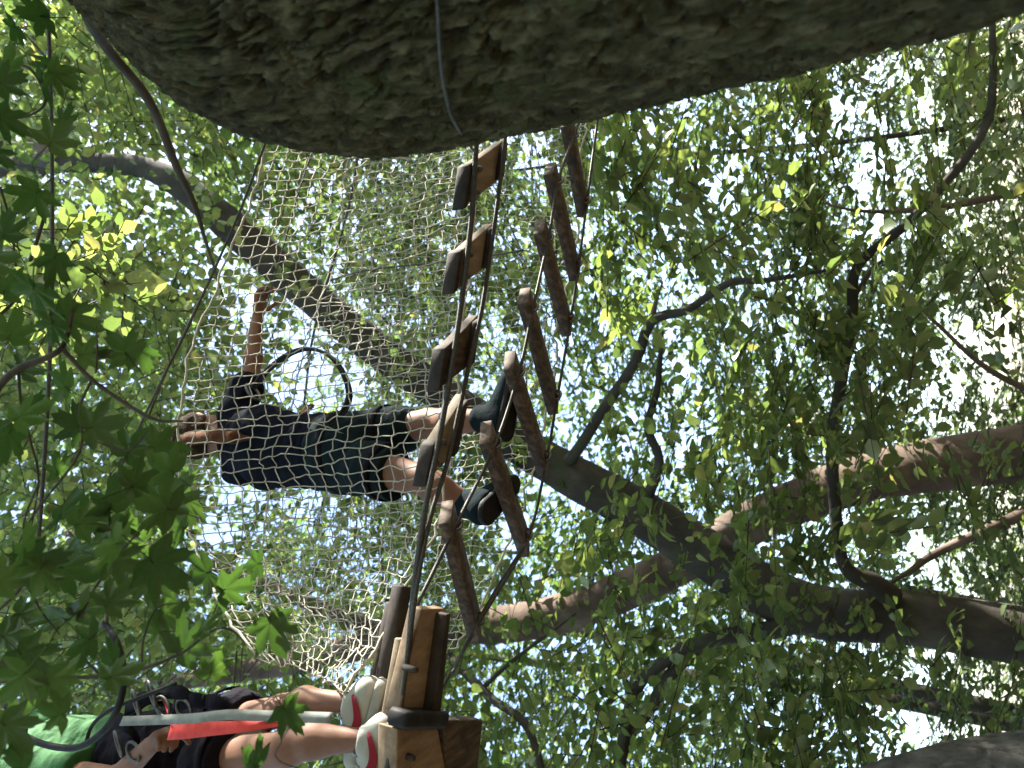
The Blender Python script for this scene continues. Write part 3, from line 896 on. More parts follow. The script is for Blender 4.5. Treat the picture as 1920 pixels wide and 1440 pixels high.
# second row: short wide boards clamped on the near pair of cables
QB = [  # underside corners: near edge (two), far edge (two)
    [(886, 306), (876, 384), (932, 340), (946, 262)],
    [(868, 468), (857, 542), (905, 505), (925, 418)],
    [(841, 648), (829, 724), (874, 690), (897, 590)],
    [(818, 826), (803, 900), (845, 858), (873, 738)],
]
ZQ = 2.86
walk = thing('board_walkway', PZ(860, 600, ZQ), 'row of short wide boards clamped on two thick cables in front of the plank bridge', 'walkway')
for i, cr in enumerate(QB):
    U = np.array([PZ(x, y, ZQ) for x, y in cr])
    th = 0.034
    T_ = U + np.array([0, 0, th])
    m = MB()
    V = np.concatenate([U, T_])
    m.add(V, [(0, 1, 2, 3), (7, 6, 5, 4), (0, 4, 5, 1), (1, 5, 6, 2), (2, 6, 7, 3), (3, 7, 4, 0)])
    o = m.build('board', M['wood_pale'] if i != 2 else M['wood'], walk, smooth=False)
    bv = o.modifiers.new('edge', 'BEVEL')
    bv.width = 0.003
    bv.segments = 2
    ne = unit(U[1] - U[0])
    inn = unit((U[2] + U[3]) / 2 - (U[0] + U[1]) / 2)
    k = MB()
    k.box((U[0] + U[1]) / 2 - inn * 0.012 + np.array([0, 0, th * 0.5]), ne, inn, (0, 0, 1), np.linalg.norm(U[1] - U[0]) / 2 + 0.004, 0.011, th * 0.62, 0.003)
    k.build('end_block', M['wood_dark'], o, smooth=False)
    k = MB()
    k.box((U[2] + U[3]) / 2 - inn * 0.01 - np.array([0, 0, 0.006]), ne, inn, (0, 0, 1), np.linalg.norm(U[3] - U[2]) / 2 * 0.8, 0.013, 0.012, 0.003)
    k.build('clamp', M['wood_dark'], o, smooth=False)
    for s in (0.25, 0.8):
        q = U[0] * (1 - s) + U[1] * s + inn * 0.03
        k = MB()
        k.tube([q + [0, 0, 0.002], q - [0, 0, 0.016]], [0.011, 0.008], 8)
        k.build('bolt', M['steel'], o)
for pl, zz, r in (([(905, 120), (893, 270), (885, 400), (866, 560), (845, 700), (822, 830), (798, 950), (778, 1090), (762, 1250), (738, 1380), (715, 1500)], ZQ - 0.012, 0.0075),
                  ([(960, 120), (945, 280), (930, 400), (905, 570), (885, 660), (864, 755), (838, 870), (810, 960), (788, 1060), (770, 1180), (750, 1340), (730, 1480)], ZQ - 0.020, 0.006)):
    m = MB()
    m.tube(spline([PZ(x, y, zz) for x, y in pl], 8), r, 8)
    m.build('cable', M['cable'], walk)

# ------------------------------------------------------------------ tree platform at the end of the bridge
plat = thing('tree_platform', PZ(790, 1300, ZD), 'brown timber platform corner with a black strap under the white shoes', 'platform')
def slab(name, corners, z, th, mat, parent, bev=0.004, dz=None):
    U = np.array([PZ(x, y, z + (dz[i] if dz else 0)) for i, (x, y) in enumerate(corners)])
    V = np.concatenate([U, U + np.array([0, 0, th])])
    m = MB()
    F = [(0, 1, 2, 3), (7, 6, 5, 4), (0, 4, 5, 1), (1, 5, 6, 2), (2, 6, 7, 3), (3, 7, 4, 0)]
    nrm = np.cross(U[1] - U[0], U[2] - U[0])
    if nrm[2] > 0: F = [f[::-1] for f in F]
    m.add(V, F)
    o = m.build(name, mat, parent, smooth=False)
    bv = o.modifiers.new('edge', 'BEVEL')
    bv.width = bev
    bv.segments = 2
    return o
slab('board', [(792, 1142), (838, 1140), (808, 1336), (748, 1334)], ZD - 0.085, 0.045, M['wood_tan'], plat)
slab('board', [(745, 1366), (822, 1366), (886, 1700), (738, 1700)], ZD - 0.10, 0.06, M['wood_tan'], plat)
slab('board', [(828, 1350), (906, 1350), (893, 1470), (846, 1470)], ZD - 0.11, 0.05, M['wood'], plat)
slab('joist', [(838, 1152), (846, 1150), (826, 1350), (812, 1350)], ZD - 0.12, 0.07, M['wood_dark'], plat)
slab('edge_board', [(752, 1198), (766, 1198), (734, 1402), (716, 1402)], ZD - 0.03, 0.022, M['wood_pale'], plat)
slab('edge_board', [(730, 1392), (748, 1392), (722, 1520), (700, 1520)], ZD - 0.03, 0.022, M['wood_pale'], plat)
m = MB()
for x0, y0, z0, x1, y1, z1, w in ((754, 1098, ZD + 0.05, 712, 1334, ZD + 0.045, 0.020), (736, 1130, ZD + 0.085, 694, 1330, ZD + 0.085, 0.015)):
    a, b_ = PZ(x0, y0, z0), PZ(x1, y1, z1)
    ax = unit(b_ - a)
    sd = unit(np.cross(ax, (0, 0, 1)))
    m = MB()
    m.box((a + b_) / 2, ax, sd, np.cross(sd, ax), np.linalg.norm(b_ - a) / 2, w, w, 0.004)
    m.build('beam', M['wood_dark'], plat, smooth=False)
m = MB()
a, b_ = PZ(742, 1346, ZD - 0.10), PZ(826, 1346, ZD - 0.10)
m.box((a + b_) / 2, unit(b_ - a), unit(np.cross(unit(b_ - a), (0, 0, 1))), (0, 0, 1), np.linalg.norm(b_ - a) / 2, 0.02, 0.03, 0.008)
m.build('strap', M['rubber'], plat)
m = MB()
for q in ((775, 1255), (770, 1420)):
    p = PZ(q[0], q[1], ZD - 0.11)
    m = MB()
    m.tube([p + [0, 0, 0.03], p, p - [0, 0, 0.012]], [0.008, 0.008, 0.006], 8)
    m.build('bolt', M['wood_dark'], plat)

# ------------------------------------------------------------------ nets
def net(name, top, bot, nu, nv, r, label, group, slack=0.05, wob=0.006, rope=0.008, seed=1, skew=0.0):
    """knotted net hung between two lines (arrays of points); strands as thin twine with a kink at every knot"""
    rg = np.random.default_rng(seed)
    def res(P, t):
        P = spline(P, 12)
        s = np.concatenate([[0], np.cumsum(np.linalg.norm(np.diff(P, axis=0), axis=1))])
        s /= s[-1]
        return np.stack([np.interp(t, s, P[:, k]) for k in range(3)], -1)
    u = np.arange(nu + 1) / nu
    v = np.arange(nv + 1) / nv
    U, W = np.meshgrid(u, v, indexing='ij')
    A = res(top, np.clip(U + skew * (W - 0.5), 0, 1).ravel()).reshape(nu + 1, nv + 1, 3)
    Bt = res(bot, np.clip(U + skew * (W - 0.5), 0, 1).ravel()).reshape(nu + 1, nv + 1, 3)
    G = A * (1 - W[..., None]) + Bt * W[..., None]
    nrm = unit(np.cross(A[nu // 2, 0] - A[0, 0], Bt[0, 0] - A[0, 0]))
    if nrm[1] < 0: nrm = -nrm
    big = fbm(U * 6, W * 3, seed + 4, 3) - 0.5
    G = G + nrm * (slack * (np.sin(W * math.pi) * 0.6 + big))[..., None] + rg.normal(0, wob, G.shape)
    G[..., 2] -= 0.02 * np.sin(U * nu * 0.9) * np.sin(W * math.pi)
    root = thing(name, G[nu // 2, nv], label, 'net', group)
    m = MB()
    seg = []
    kn = 0.10
    for ax_ in (0, 1):
        a = G[:-1] if ax_ == 0 else G[:, :-1]
        b2 = G[1:] if ax_ == 0 else G[:, 1:]
        a, b2 = a.reshape(-1, 3), b2.reshape(-1, 3)
        k1 = a * 0.8 + b2 * 0.2 + rg.normal(0, wob * 0.35, a.shape)
        k2 = a * 0.2 + b2 * 0.8 + rg.normal(0, wob * 0.35, a.shape)
        k1 += (-1 if ax_ else 1) * np.array([0, 0, 1]) * 0.0035
        k2 -= (-1 if ax_ else 1) * np.array([0, 0, 1]) * 0.0035
        seg += [np.stack([a, k1], 1), np.stack([k1, k2], 1), np.stack([k2, b2], 1)]
    seg = np.concatenate(seg)
    V, F = tubes3(seg, r, r)
    o = link('mesh', mesh_np('mesh', V - ORIGIN[root.name], [F]), M['net'], root)
    o['kind'] = 'stuff'
    # knots
    K = G.reshape(-1, 3)
    oc = np.array([(1, 0, 0), (-1, 0, 0), (0, 1, 0), (0, -1, 0), (0, 0, 1), (0, 0, -1)], float) * r * 1.9
    of = np.array([(0, 2, 4), (2, 1, 4), (1, 3, 4), (3, 0, 4), (2, 0, 5), (1, 2, 5), (3, 1, 5), (0, 3, 5)])
    o = link('knots', mesh_np('knots', (K[:, None] + oc[None]).reshape(-1, 3) - ORIGIN[root.name], [(of[None] + (np.arange(len(K)) * 6)[:, None, None]).reshape(-1, 3)]), M['net'], root)
    o['kind'] = 'stuff'
    for e in (G[:, 0], G[:, -1]):
        k = MB()
        k.tube(e, rope, 6)
        k.build('border_rope', M['net'], root)
    return root
top_n = [PY(640, -60, 2.25), PY(560, 110, 2.1), PY(505, 262, 2.0), PY(450, 430, 1.88), PY(395, 560, 1.78), PY(352, 690, 1.7), PY(335, 830, 1.62), PY(345, 960, 1.55), PY(385, 1080, 1.47), PY(440, 1180, 1.40), PY(500, 1262, 1.34)]
bot_n = [PY(1000, -60, 2.75), PY(960, 110, 2.45), PY(905, 280, 2.2), PY(885, 430, 2.05), PY(872, 560, 1.98), PY(862, 690, 1.9), PY(848, 830, 1.84), PY(822, 960, 1.78), PY(775, 1080, 1.66), PY(715, 1200, 1.52), PY(650, 1290, 1.42)]
net('safety_net', top_n, bot_n, 76, 19, 0.0022, 'pale knotted safety net hanging in front of the dark clothed person', 'bridge side nets', slack=0.10, wob=0.005, rope=0.0042, seed=5, skew=0.05)
top_f = [PY(745, 60, 3.0), PY(690, 200, 2.9), PY(655, 330, 2.8), PY(610, 520, 2.7), PY(560, 700, 2.6), PY(520, 860, 2.5), PY(500, 1000, 2.4), PY(510, 1120, 2.3), PY(540, 1220, 2.2)]
bot_f = [PY(1130, 120, 2.9), PY(1100, 260, 2.8), PY(1080, 400, 2.7), PY(1060, 560, 2.6), PY(1030, 740, 2.5), PY(1000, 900, 2.4), PY(950, 1040, 2.3), PY(900, 1150, 2.2), PY(850, 1240, 2.1)]
net('safety_net', top_f, bot_f, 82, 22, 0.0016, 'finer looking safety net on the far side of the plank bridge', 'bridge side nets', slack=0.12, wob=0.006, rope=0.004, seed=9, skew=-0.04)

# steel ropes strung between the trees
def wire(pl, r, label, name='steel_rope'):
    P = spline(pl, 8)
    m = MB()
    m.tube(P, r, 8)
    o = m.build(name, M['cable'], None, base=P[len(P) // 2])
    return tagit(o, label, 'rope', 'steel ropes strung between the trees')
wire([PY(90, 20, 1.15), PY(96, 200, 1.12), PY(98, 400, 1.1), PY(96, 600, 1.08), PY(84, 850, 1.05), PY(62, 1150, 1.02), PY(40, 1500, 1.0)], 0.0055, 'dark overhead steel rope across the far left edge, in front of the bright yellow leaves')
wire([PY(520, 215, 1.75), PY(495, 275, 1.74), PY(440, 420, 1.7), PY(352, 612, 1.62), PY(278, 765, 1.56), PY(215, 900, 1.5)], 0.0045, 'thin dark handline running from the big trunk down past the raised hand')
wire([PY(590, 270, 2.2), PY(560, 360, 2.15), PY(535, 450, 2.1), PY(480, 640, 2.05), PY(440, 780, 2.0)], 0.003, 'faint hairline wire behind the near net, left of the fork in the wires')
wire([PY(672, 285, 2.5), PY(660, 360, 2.48), PY(640, 440, 2.45), PY(615, 525, 2.42), PY(585, 640, 2.4), PY(570, 760, 2.38)], 0.0055, 'dark wire falling from the knob of the big trunk to the fork')
wire([PY(612, 528, 2.42), PY(680, 508, 2.45), PY(760, 498, 2.5), PY(850, 489, 2.55), PY(980, 470, 2.6)], 0.0042, 'thin wire branching sideways from the fork towards the boards')
oak_trunk = [c for c in oak.children if c.name.startswith('trunk')][0]
tv = np.empty(len(oak_trunk.data.vertices) * 3, np.float32)
oak_trunk.data.vertices.foreach_get('co', tv)
tv = tv.reshape(-1, 3) + ORIGIN[oak.name]
tx, ty, td = img_x(tv), img_y(tv), (tv - CAM) @ FWD
def on_bark(x, y):
    k = (np.hypot(tx - x, ty - y) < 14) & (td > 0.3)
    return PD(x, y, (td[k].min() if k.any() else 1.6) - 0.006)
wire([on_bark(816, -40), on_bark(821, 20), on_bark(824, 80), on_bark(829, 140), on_bark(840, 195), on_bark(858, 240), PD(890, 285, 2.0)], 0.0028, 'wire lying on the bark of the big trunk')

# ------------------------------------------------------------------ people: one continuous skin grown round a skeleton
def cone_sd(P, pr):
    a, b_, ra, rb = [np.asarray(q, float) if i < 2 else q for i, q in enumerate(pr[:4])]
    ab = b_ - a
    t = np.clip(((P - a) @ ab) / max(float(ab @ ab), 1e-9), 0, 1)
    d = P - a - t[..., None] * ab
    if len(pr) > 4 and pr[4] is not None:             # flattened section: (axis, factor)
        ax, f = unit(pr[4][0]), pr[4][1]
        d = d + ax * ((d @ ax) * (f - 1))[..., None]
    return np.linalg.norm(d, axis=-1) - (ra + (rb - ra) * t)

def smin(a, b_, k):
    h = np.clip(0.5 + 0.5 * (b_ - a) / k, 0, 1)
    return b_ * (1 - h) + a * h - k * h * (1 - h)

def grow(prims, res=0.006, k=0.022, cuts=(), grow_by=0.0, wrinkle=0.0, seed=0):
    """surface nets of a smooth union of cones, cut by planes (point, outward normal)"""
    A = np.array([np.minimum(p[0], p[1]) - max(p[2], p[3]) for p in prims]).min(0) - 0.03 - grow_by
    Bx = np.array([np.maximum(p[0], p[1]) + max(p[2], p[3]) for p in prims]).max(0) + 0.03 + grow_by
    n = np.ceil((Bx - A) / res).astype(int) + 1
    D = np.full(n, 0.2, np.float32)
    for pr in prims:
        lo = np.minimum(pr[0], pr[1]) - max(pr[2], pr[3]) - 0.05 - grow_by
        hi = np.maximum(pr[0], pr[1]) + max(pr[2], pr[3]) + 0.05 + grow_by
        i0 = np.clip(((lo - A) / res).astype(int), 0, n)
        i1 = np.clip(((hi - A) / res).astype(int) + 2, 0, n)
        g = np.stack(np.meshgrid(*[A[q] + np.arange(i0[q], i1[q]) * res for q in range(3)], indexing='ij'), -1)
        sl = tuple(slice(i0[q], i1[q]) for q in range(3))
        kk = pr[5] if len(pr) > 5 else k
        D[sl] = smin(D[sl], cone_sd(g, pr) - grow_by, kk)
    if wrinkle or cuts:
        g = np.stack(np.meshgrid(*[A[q] + np.arange(n[q]) * res for q in range(3)], indexing='ij'), -1)
        if wrinkle:
            D += wrinkle * (fbm(g[..., 0] * 16 + g[..., 2] * 22, g[..., 1] * 16 - g[..., 2] * 30 + g[..., 0] * 9, seed, 3) - 0.5).astype(np.float32) * 2
        for p, nn in cuts:
            D = np.maximum(D, ((g - np.asarray(p)) @ unit(nn)).astype(np.float32))
    S = D < 0
    cs = np.zeros(tuple(n - 1), np.int8)
    for dx in (0, 1):
        for dy in (0, 1):
            for dz in (0, 1):
                cs += S[dx:n[0] - 1 + dx, dy:n[1] - 1 + dy, dz:n[2] - 1 + dz]
    act = (cs > 0) & (cs < 8)
    I = np.argwhere(act)
    vid = np.full(act.shape, -1, np.int64)
    vid[act] = np.arange(len(I))
    acc = np.zeros((len(I), 3))
    cnt = np.zeros(len(I))
    cor = [(x, y, z) for x in (0, 1) for y in (0, 1) for z in (0, 1)]
    for a in cor:
        for ax in range(3):
            if a[ax]: continue
            b_ = list(a)
            b_[ax] = 1
            da = D[I[:, 0] + a[0], I[:, 1] + a[1], I[:, 2] + a[2]]
            db = D[I[:, 0] + b_[0], I[:, 1] + b_[1], I[:, 2] + b_[2]]
            x = (da < 0) != (db < 0)
            t = np.where(x, da / np.where(x, da - db, 1), 0)
            p = np.asarray(a, float)[None] + np.eye(3)[ax][None] * t[:, None]
            acc += p * x[:, None]
            cnt += x
    V = A + (I + acc / cnt[:, None]) * res
    Q = []
    for ax in range(3):
        o1, o2 = [(1, 2), (2, 0), (0, 1)][ax]
        s1 = [slice(1, n[q] - 1) for q in range(3)]
        s1[ax] = slice(0, n[ax] - 1)
        s2 = list(s1)
        s2[ax] = slice(1, n[ax])
        a, b_ = S[tuple(s1)], S[tuple(s2)]
        for inside, flip in ((a & ~b_, False), (~a & b_, True)):
            E = np.argwhere(inside)
            if not len(E): continue
            E = E + np.array([s.start for s in s1])
            e1, e2 = np.eye(3, dtype=int)[o1], np.eye(3, dtype=int)[o2]
            c = [E - e1 - e2, E - e2, E, E - e1]
            q = np.stack([vid[w[:, 0], w[:, 1], w[:, 2]] for w in c], 1)
            Q.append(q[:, ::-1] if flip else q)
    Q = np.concatenate(Q)
    return V, Q[(Q >= 0).all(1)]

def grown(name, prims, mat, parent, **kw):
    V, Q = grow(prims, **kw)
    return link(name, mesh_np(name, V - ORIGIN[parent.name], [Q]), mat, parent)

def head_prims(c, up, fw, s=1.0):
    up, fw = unit(up), unit(fw)
    sd = np.cross(fw, up)
    P = [(c + up * 0.02 * s - fw * 0.018 * s, c + up * 0.015 * s + fw * 0.022 * s, 0.082 * s, 0.078 * s),
         (c - up * 0.035 * s + fw * 0.03 * s, c - up * 0.078 * s + fw * 0.062 * s, 0.060 * s, 0.030 * s),
         (c - up * 0.005 * s + fw * 0.092 * s, c - up * 0.034 * s + fw * 0.112 * s, 0.009 * s, 0.013 * s, None, 0.012),
         (c - up * 0.060 * s + fw * 0.088 * s, c - up * 0.068 * s + fw * 0.090 * s, 0.014 * s, 0.014 * s, None, 0.008),
         (c + up * 0.022 * s + fw * 0.082 * s + sd * 0.03 * s, c + up * 0.022 * s + fw * 0.082 * s - sd * 0.03 * s, 0.014 * s, 0.014 * s, None, 0.012)]
    for q in (1, -1):
        e = c - up * 0.005 * s + sd * q * 0.080 * s - fw * 0.008 * s
        P.append((e + up * 0.016 * s, e - up * 0.018 * s, 0.014 * s, 0.010 * s, None, 0.008))
    return P

def hand_prims(w, d, nrm, curl, s=1.0, side=1):
    """palm and five fingers curling towards nrm; w wrist, d pointing direction"""
    d, nrm = unit(d), unit(nrm)
    sd = np.cross(d, nrm) * side
    P = []
    for q in (-0.026, -0.009, 0.009, 0.026):
        P.append((w + d * 0.012 * s + sd * q * 0.6 * s, w + d * 0.078 * s + sd * q * s, 0.013 * s, 0.011 * s, None, 0.012))
    for q, ln in ((-0.029, 0.056), (-0.010, 0.070), (0.010, 0.078), (0.029, 0.070)):
        p = w + d * 0.082 * s + sd * q * s
        a = 0.0
        for j in range(3):
            a += curl * (0.7, 1.0, 0.8)[j]
            l = ln * s * (0.44, 0.32, 0.24)[j]
            p2 = p + (d * math.cos(a) + nrm * math.sin(a)) * l
            P.append((p, p2, (0.0086 - 0.0007 * j) * s, (0.0079 - 0.0007 * j) * s, None, 0.003))
            p = p2
    p = w + d * 0.022 * s + sd * 0.026 * s
    for j, l in enumerate((0.034, 0.028, 0.022)):
        dd = unit(d * 0.75 + sd * (0.75 - 0.3 * j) + nrm * (0.2 + 0.45 * j * curl))
        P.append((p, p + dd * l * s, (0.0105 - 0.001 * j) * s, (0.0095 - 0.001 * j) * s, None, 0.004))
        p = p + dd * l * s
    return P

def eyes(parent, c, up, fw, s=1.0):
    up, fw = unit(up), unit(fw)
    sd = np.cross(fw, up)
    for q in (1, -1):
        e = c + fw * 0.079 * s + sd * q * 0.030 * s + up * 0.004 * s
        grown('eye', [(e, e + sd * 0.001, 0.010 * s, 0.010 * s)], M['eye'], parent, res=0.004)

def ring(center, ax, r1, r2, dir1, w, th=0.006, n=28):
    ax = unit(ax)
    d1 = unit(np.asarray(dir1) - ax * np.dot(dir1, ax))
    d2 = np.cross(ax, d1)
    t = np.linspace(0, 2 * math.pi, n + 1)
    P = center + d1 * np.cos(t)[:, None] * r1 + d2 * np.sin(t)[:, None] * r2
    return MB().ribbon(P, ax, w, th)

def oval_link(c, ax, sd, l, w, r):
    ax, sd = unit(ax), unit(sd)
    t = np.linspace(0, 2 * math.pi, 19)
    return MB().tube(c + ax * np.cos(t)[:, None] * l + sd * np.sin(t)[:, None] * w, r, 6, cap=False)

# --- the walker on the bridge, dark shirt and shorts, side on
FW1 = unit((0.15, 0.98, 0.0))           # seen from behind
SD1 = unit((0.98, -0.15, 0.0))
pel = PY(668, 850, 1.98)
wst = PY(590, 847, 1.97)
chs = PY(498, 838, 1.95)
nck = PY(432, 824, 1.95)
hd = PY(382, 816, 1.94)
up1 = unit(hd - nck)
walker = thing('person', PZ(955, 860, ZD), 'person in dark shirt, shorts and boots walking on the plank bridge behind the net', 'person')
shR, shL = PY(450, 876, 1.95), PY(444, 778, 1.95)
kF, aF = PY(806, 792, 2.06), PY(926, 786, 2.05)        # front leg (their left)
kB, aB = PY(794, 900, 1.90), PY(880, 944, 1.95)        # rear leg (their right)
hF, hB = PY(694, 818, 2.04), PY(694, 878, 1.92)
elF, hnF = PY(470, 705, 2.02), PY(484, 592, 2.08)       # forward reaching arm
elR, hnR = PY(545, 868, 2.14), PY(560, 800, 2.28)       # other arm held in front of the body
body1 = [(pel, wst, 0.094, 0.084, (SD1, 0.74)), (wst, chs, 0.084, 0.098, (SD1, 0.74)), (chs, PY(455, 830, 1.95), 0.098, 0.080, (SD1, 0.70)), (nck + (chs - nck) * 0.25, hd, 0.050, 0.044),
         (shR, shL, 0.052, 0.052), (hF, kF, 0.070, 0.046), (kF, kF * 0.65 + aF * 0.35 - FW1 * 0.010, 0.043, 0.047), (kF * 0.65 + aF * 0.35 - FW1 * 0.010, aF, 0.047, 0.029),
         (hB, kB, 0.070, 0.046), (kB, kB * 0.65 + aB * 0.35 - FW1 * 0.010, 0.043, 0.047), (kB * 0.65 + aB * 0.35 - FW1 * 0.010, aB, 0.047, 0.029),
         (shL, elF, 0.044, 0.033), (elF, elF * 0.7 + hnF * 0.3, 0.033, 0.034), (elF * 0.7 + hnF * 0.3, hnF, 0.034, 0.023),
         (shR, elR, 0.044, 0.033), (elR, hnR, 0.034, 0.023)]
body1 += head_prims(hd, up1 + FW1 * 0.1, FW1)
body1 += hand_prims(hnF, hnF - elF, FW1 * 0.3 + np.array([0, 0, -1.0]), 0.75, 1.0, 1)
body1 += hand_prims(hnR, hnR - elR, FW1, 0.8, 1.0, -1)
grown('body', body1, M['skin'], walker, res=0.0062)
hemS = wst * 0.2 + pel * 0.8
sleeveF, sleeveR = shL * 0.30 + elF * 0.70, shR * 0.35 + elR * 0.65
grown('shirt', [body1[0], body1[1], body1[2], (shR, shL, 0.056, 0.056), (shL, sleeveF, 0.050, 0.052), (shR, sleeveR, 0.050, 0.052)], M['navy'], walker,
      grow_by=0.014, wrinkle=0.007, seed=4, res=0.0075, cuts=[(hemS, pel - wst), (sleeveF, elF - shL) if False else (nck + (hd - nck) * 0.12, hd - nck)])
hmF, hmB = hF * 0.50 + kF * 0.50, hB * 0.46 + kB * 0.54
grown('shorts', [(pel, wst, 0.104, 0.094, (SD1, 0.8)), (hF, hmF, 0.078, 0.072), (hB, hmB, 0.078, 0.072)], M['teal'], walker, grow_by=0.014, wrinkle=0.007, seed=8, res=0.0075,
      cuts=[(wst * 0.75 + pel * 0.25, wst - pel), (hmF, kF - hF), ] if False else [(wst * 0.75 + pel * 0.25, wst - pel), (hmF * 0.5 + hmB * 0.5 + (kF - hF) * 0.16, (kF - hF) + (kB - hB))])
grown('hair', [(hd + up1 * 0.022 - FW1 * 0.022, hd + up1 * 0.020 + FW1 * 0.02, 0.092, 0.086), (hd - up1 * 0.03 - FW1 * 0.05, hd - FW1 * 0.04, 0.055, 0.06)], M['hair'], walker, wrinkle=0.006, seed=2, res=0.006,
      cuts=[(hd + FW1 * 0.035 + up1 * 0.03, FW1 * 1.0 - up1 * 0.75)])
pt = hd - FW1 * 0.085 + up1 * 0.02
grown('ponytail', [(pt, PY(412, 818, 1.80), 0.026, 0.024), (PY(412, 818, 1.80), PY(440, 820, 1.80), 0.024, 0.019), (PY(440, 820, 1.80), PY(468, 822, 1.82), 0.019, 0.007)], M['ponytail'], walker, wrinkle=0.004, seed=6, res=0.005)
eyes(walker, hd, up1 + FW1 * 0.1, FW1)
def boot(parent, ank, fw, z0, mat, ln=0.15):
    fw = unit(fw)
    h = np.array([ank[0], ank[1], z0 + 0.034]) - fw * 0.03
    t = np.array([ank[0], ank[1], z0 + 0.026]) + fw * ln
    o = grown('boot', [(h, t, 0.042, 0.033), (h + fw * 0.02, np.array(ank) + [0, 0, 0.045], 0.046, 0.045), (h + fw * 0.03 + [0, 0, 0.03], t - fw * 0.02, 0.04, 0.03)], mat, parent, res=0.005, cuts=[((0, 0, z0 + 0.016), (0, 0, -1))])
    grown('sole', [(h + [0, 0, -0.018], t + [0, 0, -0.012], 0.043, 0.035)], M['rubber'], o, res=0.005, cuts=[((0, 0, z0), (0, 0, -1)), ((0, 0, z0 + 0.02), (0, 0, 1))])
boot(walker, aF, FW1 * 0.5 + SD1, ZD + 0.045, M['teal'], 0.13)
boot(walker, aB, FW1 + SD1 * 0.3, ZD + 0.03, M['teal'], 0.12)
hb = ring(wst * 0.35 + pel * 0.65, pel - wst, 0.118, 0.146, FW1, 0.036).build('harness_belt', M['black'], walker)
for h_, k_ in ((hF, kF), (hB, kB)):
    ring(h_ * 0.7 + k_ * 0.3, k_ - h_, 0.094, 0.094, FW1, 0.032).build('leg_loop', M['black'], hb)
MB().ribbon(spline([PY(585, 805, 1.85), PY(592, 795, 1.84), PY(612, 800, 1.83), PY(640, 812, 1.84)], 6), (0.2, -0.3, 1), 0.022).build('buckle_strap', M['grey_web'], hb)

def lanyard(pl, r, label, mats='rubber', twin=0.0, ends=()):
    P = spline(pl, 8)
    root = thing('safety_lanyard', P[0], label, 'lanyard')
    MB().tube(P, r, 9).build('tube', M[mats], root)
    if twin:
        MB().tube(P + np.array([0.3, -0.6, 0.5]) * twin, r, 9).build('tube', M[mats], root)
    for c, ax, sd in ends:
        oval_link(c, ax, sd, 0.042, 0.022, 0.0055).build('carabiner', M['steel'], root)
    return root
lanyard([PY(478, 728, 1.96), PY(500, 700, 1.95), PY(540, 668, 1.94), PY(580, 655, 1.94), PY(620, 668, 1.93), PY(646, 700, 1.92), PY(658, 742, 1.91), PY(645, 775, 1.9), PY(615, 800, 1.88)], 0.0062,
        'black looped safety lanyard arching from the harness of the dark clothed person', twin=0.014, ends=[(PY(474, 735, 1.96), (0.5, 0, 0.5), (0, 1, 0))])

# --- the climber on the platform, green shirt, white shoes
FW2 = unit((-0.92, -0.38, 0.0))
SD2 = unit((0.38, -0.92, 0.0))          # the side towards the lens
p2 = PY(335, 1402, 1.40)
w2 = PY(245, 1412, 1.38)
c2 = PY(130, 1420, 1.36)
n2 = PY(30, 1424, 1.36)
h2 = PY(-45, 1425, 1.35)
up2_ = unit(h2 - n2)
climber = thing('person', PZ(712, 1360, ZD), 'person in green shirt, black shorts and white shoes standing on the platform', 'person')
hA, kA, aA = PY(400, 1368, 1.43), PY(528, 1332, 1.39), PY(650, 1316, 1.41)
hC, kC, aC = PY(398, 1428, 1.36), PY(540, 1404, 1.33), PY(678, 1386, 1.38)
sA, sC = PY(90, 1392, 1.36) - SD2 * 0.10, PY(90, 1436, 1.36) + SD2 * 0.12
eC, wC = PY(218, 1462, 1.20), PY(282, 1398, 1.19)
eA, wA = PY(20, 1350, 1.45), PY(-90, 1330, 1.40)
body2 = [(p2, w2, 0.100, 0.090, (SD2, 0.85)), (w2, c2, 0.088, 0.108, (SD2, 0.8)), (c2, PY(80, 1422, 1.36), 0.106, 0.085, (SD2, 0.7)), (n2 + (c2 - n2) * 0.3, h2, 0.050, 0.045), (sA, sC, 0.052, 0.052),
         (hA, kA, 0.060, 0.038), (kA, kA * 0.65 + aA * 0.35 - FW2 * 0.012, 0.035, 0.037), (kA * 0.65 + aA * 0.35 - FW2 * 0.012, aA, 0.037, 0.024),
         (hC, kC, 0.060, 0.041), (kC, kC * 0.65 + aC * 0.35 - FW2 * 0.012, 0.039, 0.041), (kC * 0.65 + aC * 0.35 - FW2 * 0.012, aC, 0.041, 0.026),
         (sA, eA, 0.043, 0.033), (eA, wA, 0.034, 0.023), (sC, eC, 0.043, 0.033), (eC, wC, 0.034, 0.023)]
body2 += head_prims(h2, up2_, FW2)
body2 += hand_prims(wC, wC - eC, -SD2 * 0.4 + FW2, 0.8, 1.0, 1)
body2 += hand_prims(wA, wA - eA, FW2, 0.5, 1.0, -1)
grown('body', body2, M['skin'], climber, res=0.0062)
grown('shirt', [body2[0], body2[1], body2[2], (sA, sC, 0.056, 0.056), (sA, sA * 0.4 + eA * 0.6, 0.05, 0.054), (sC, sC * 0.35 + eC * 0.65, 0.05, 0.054)], M['green'], climber, grow_by=0.018, wrinkle=0.012, seed=14, res=0.0075,
      cuts=[(w2 * 0.95 + p2 * 0.05, p2 - w2), (n2 + (h2 - n2) * 0.1, h2 - n2)])
gA, gC = hA * 0.62 + kA * 0.38, hC * 0.62 + kC * 0.38
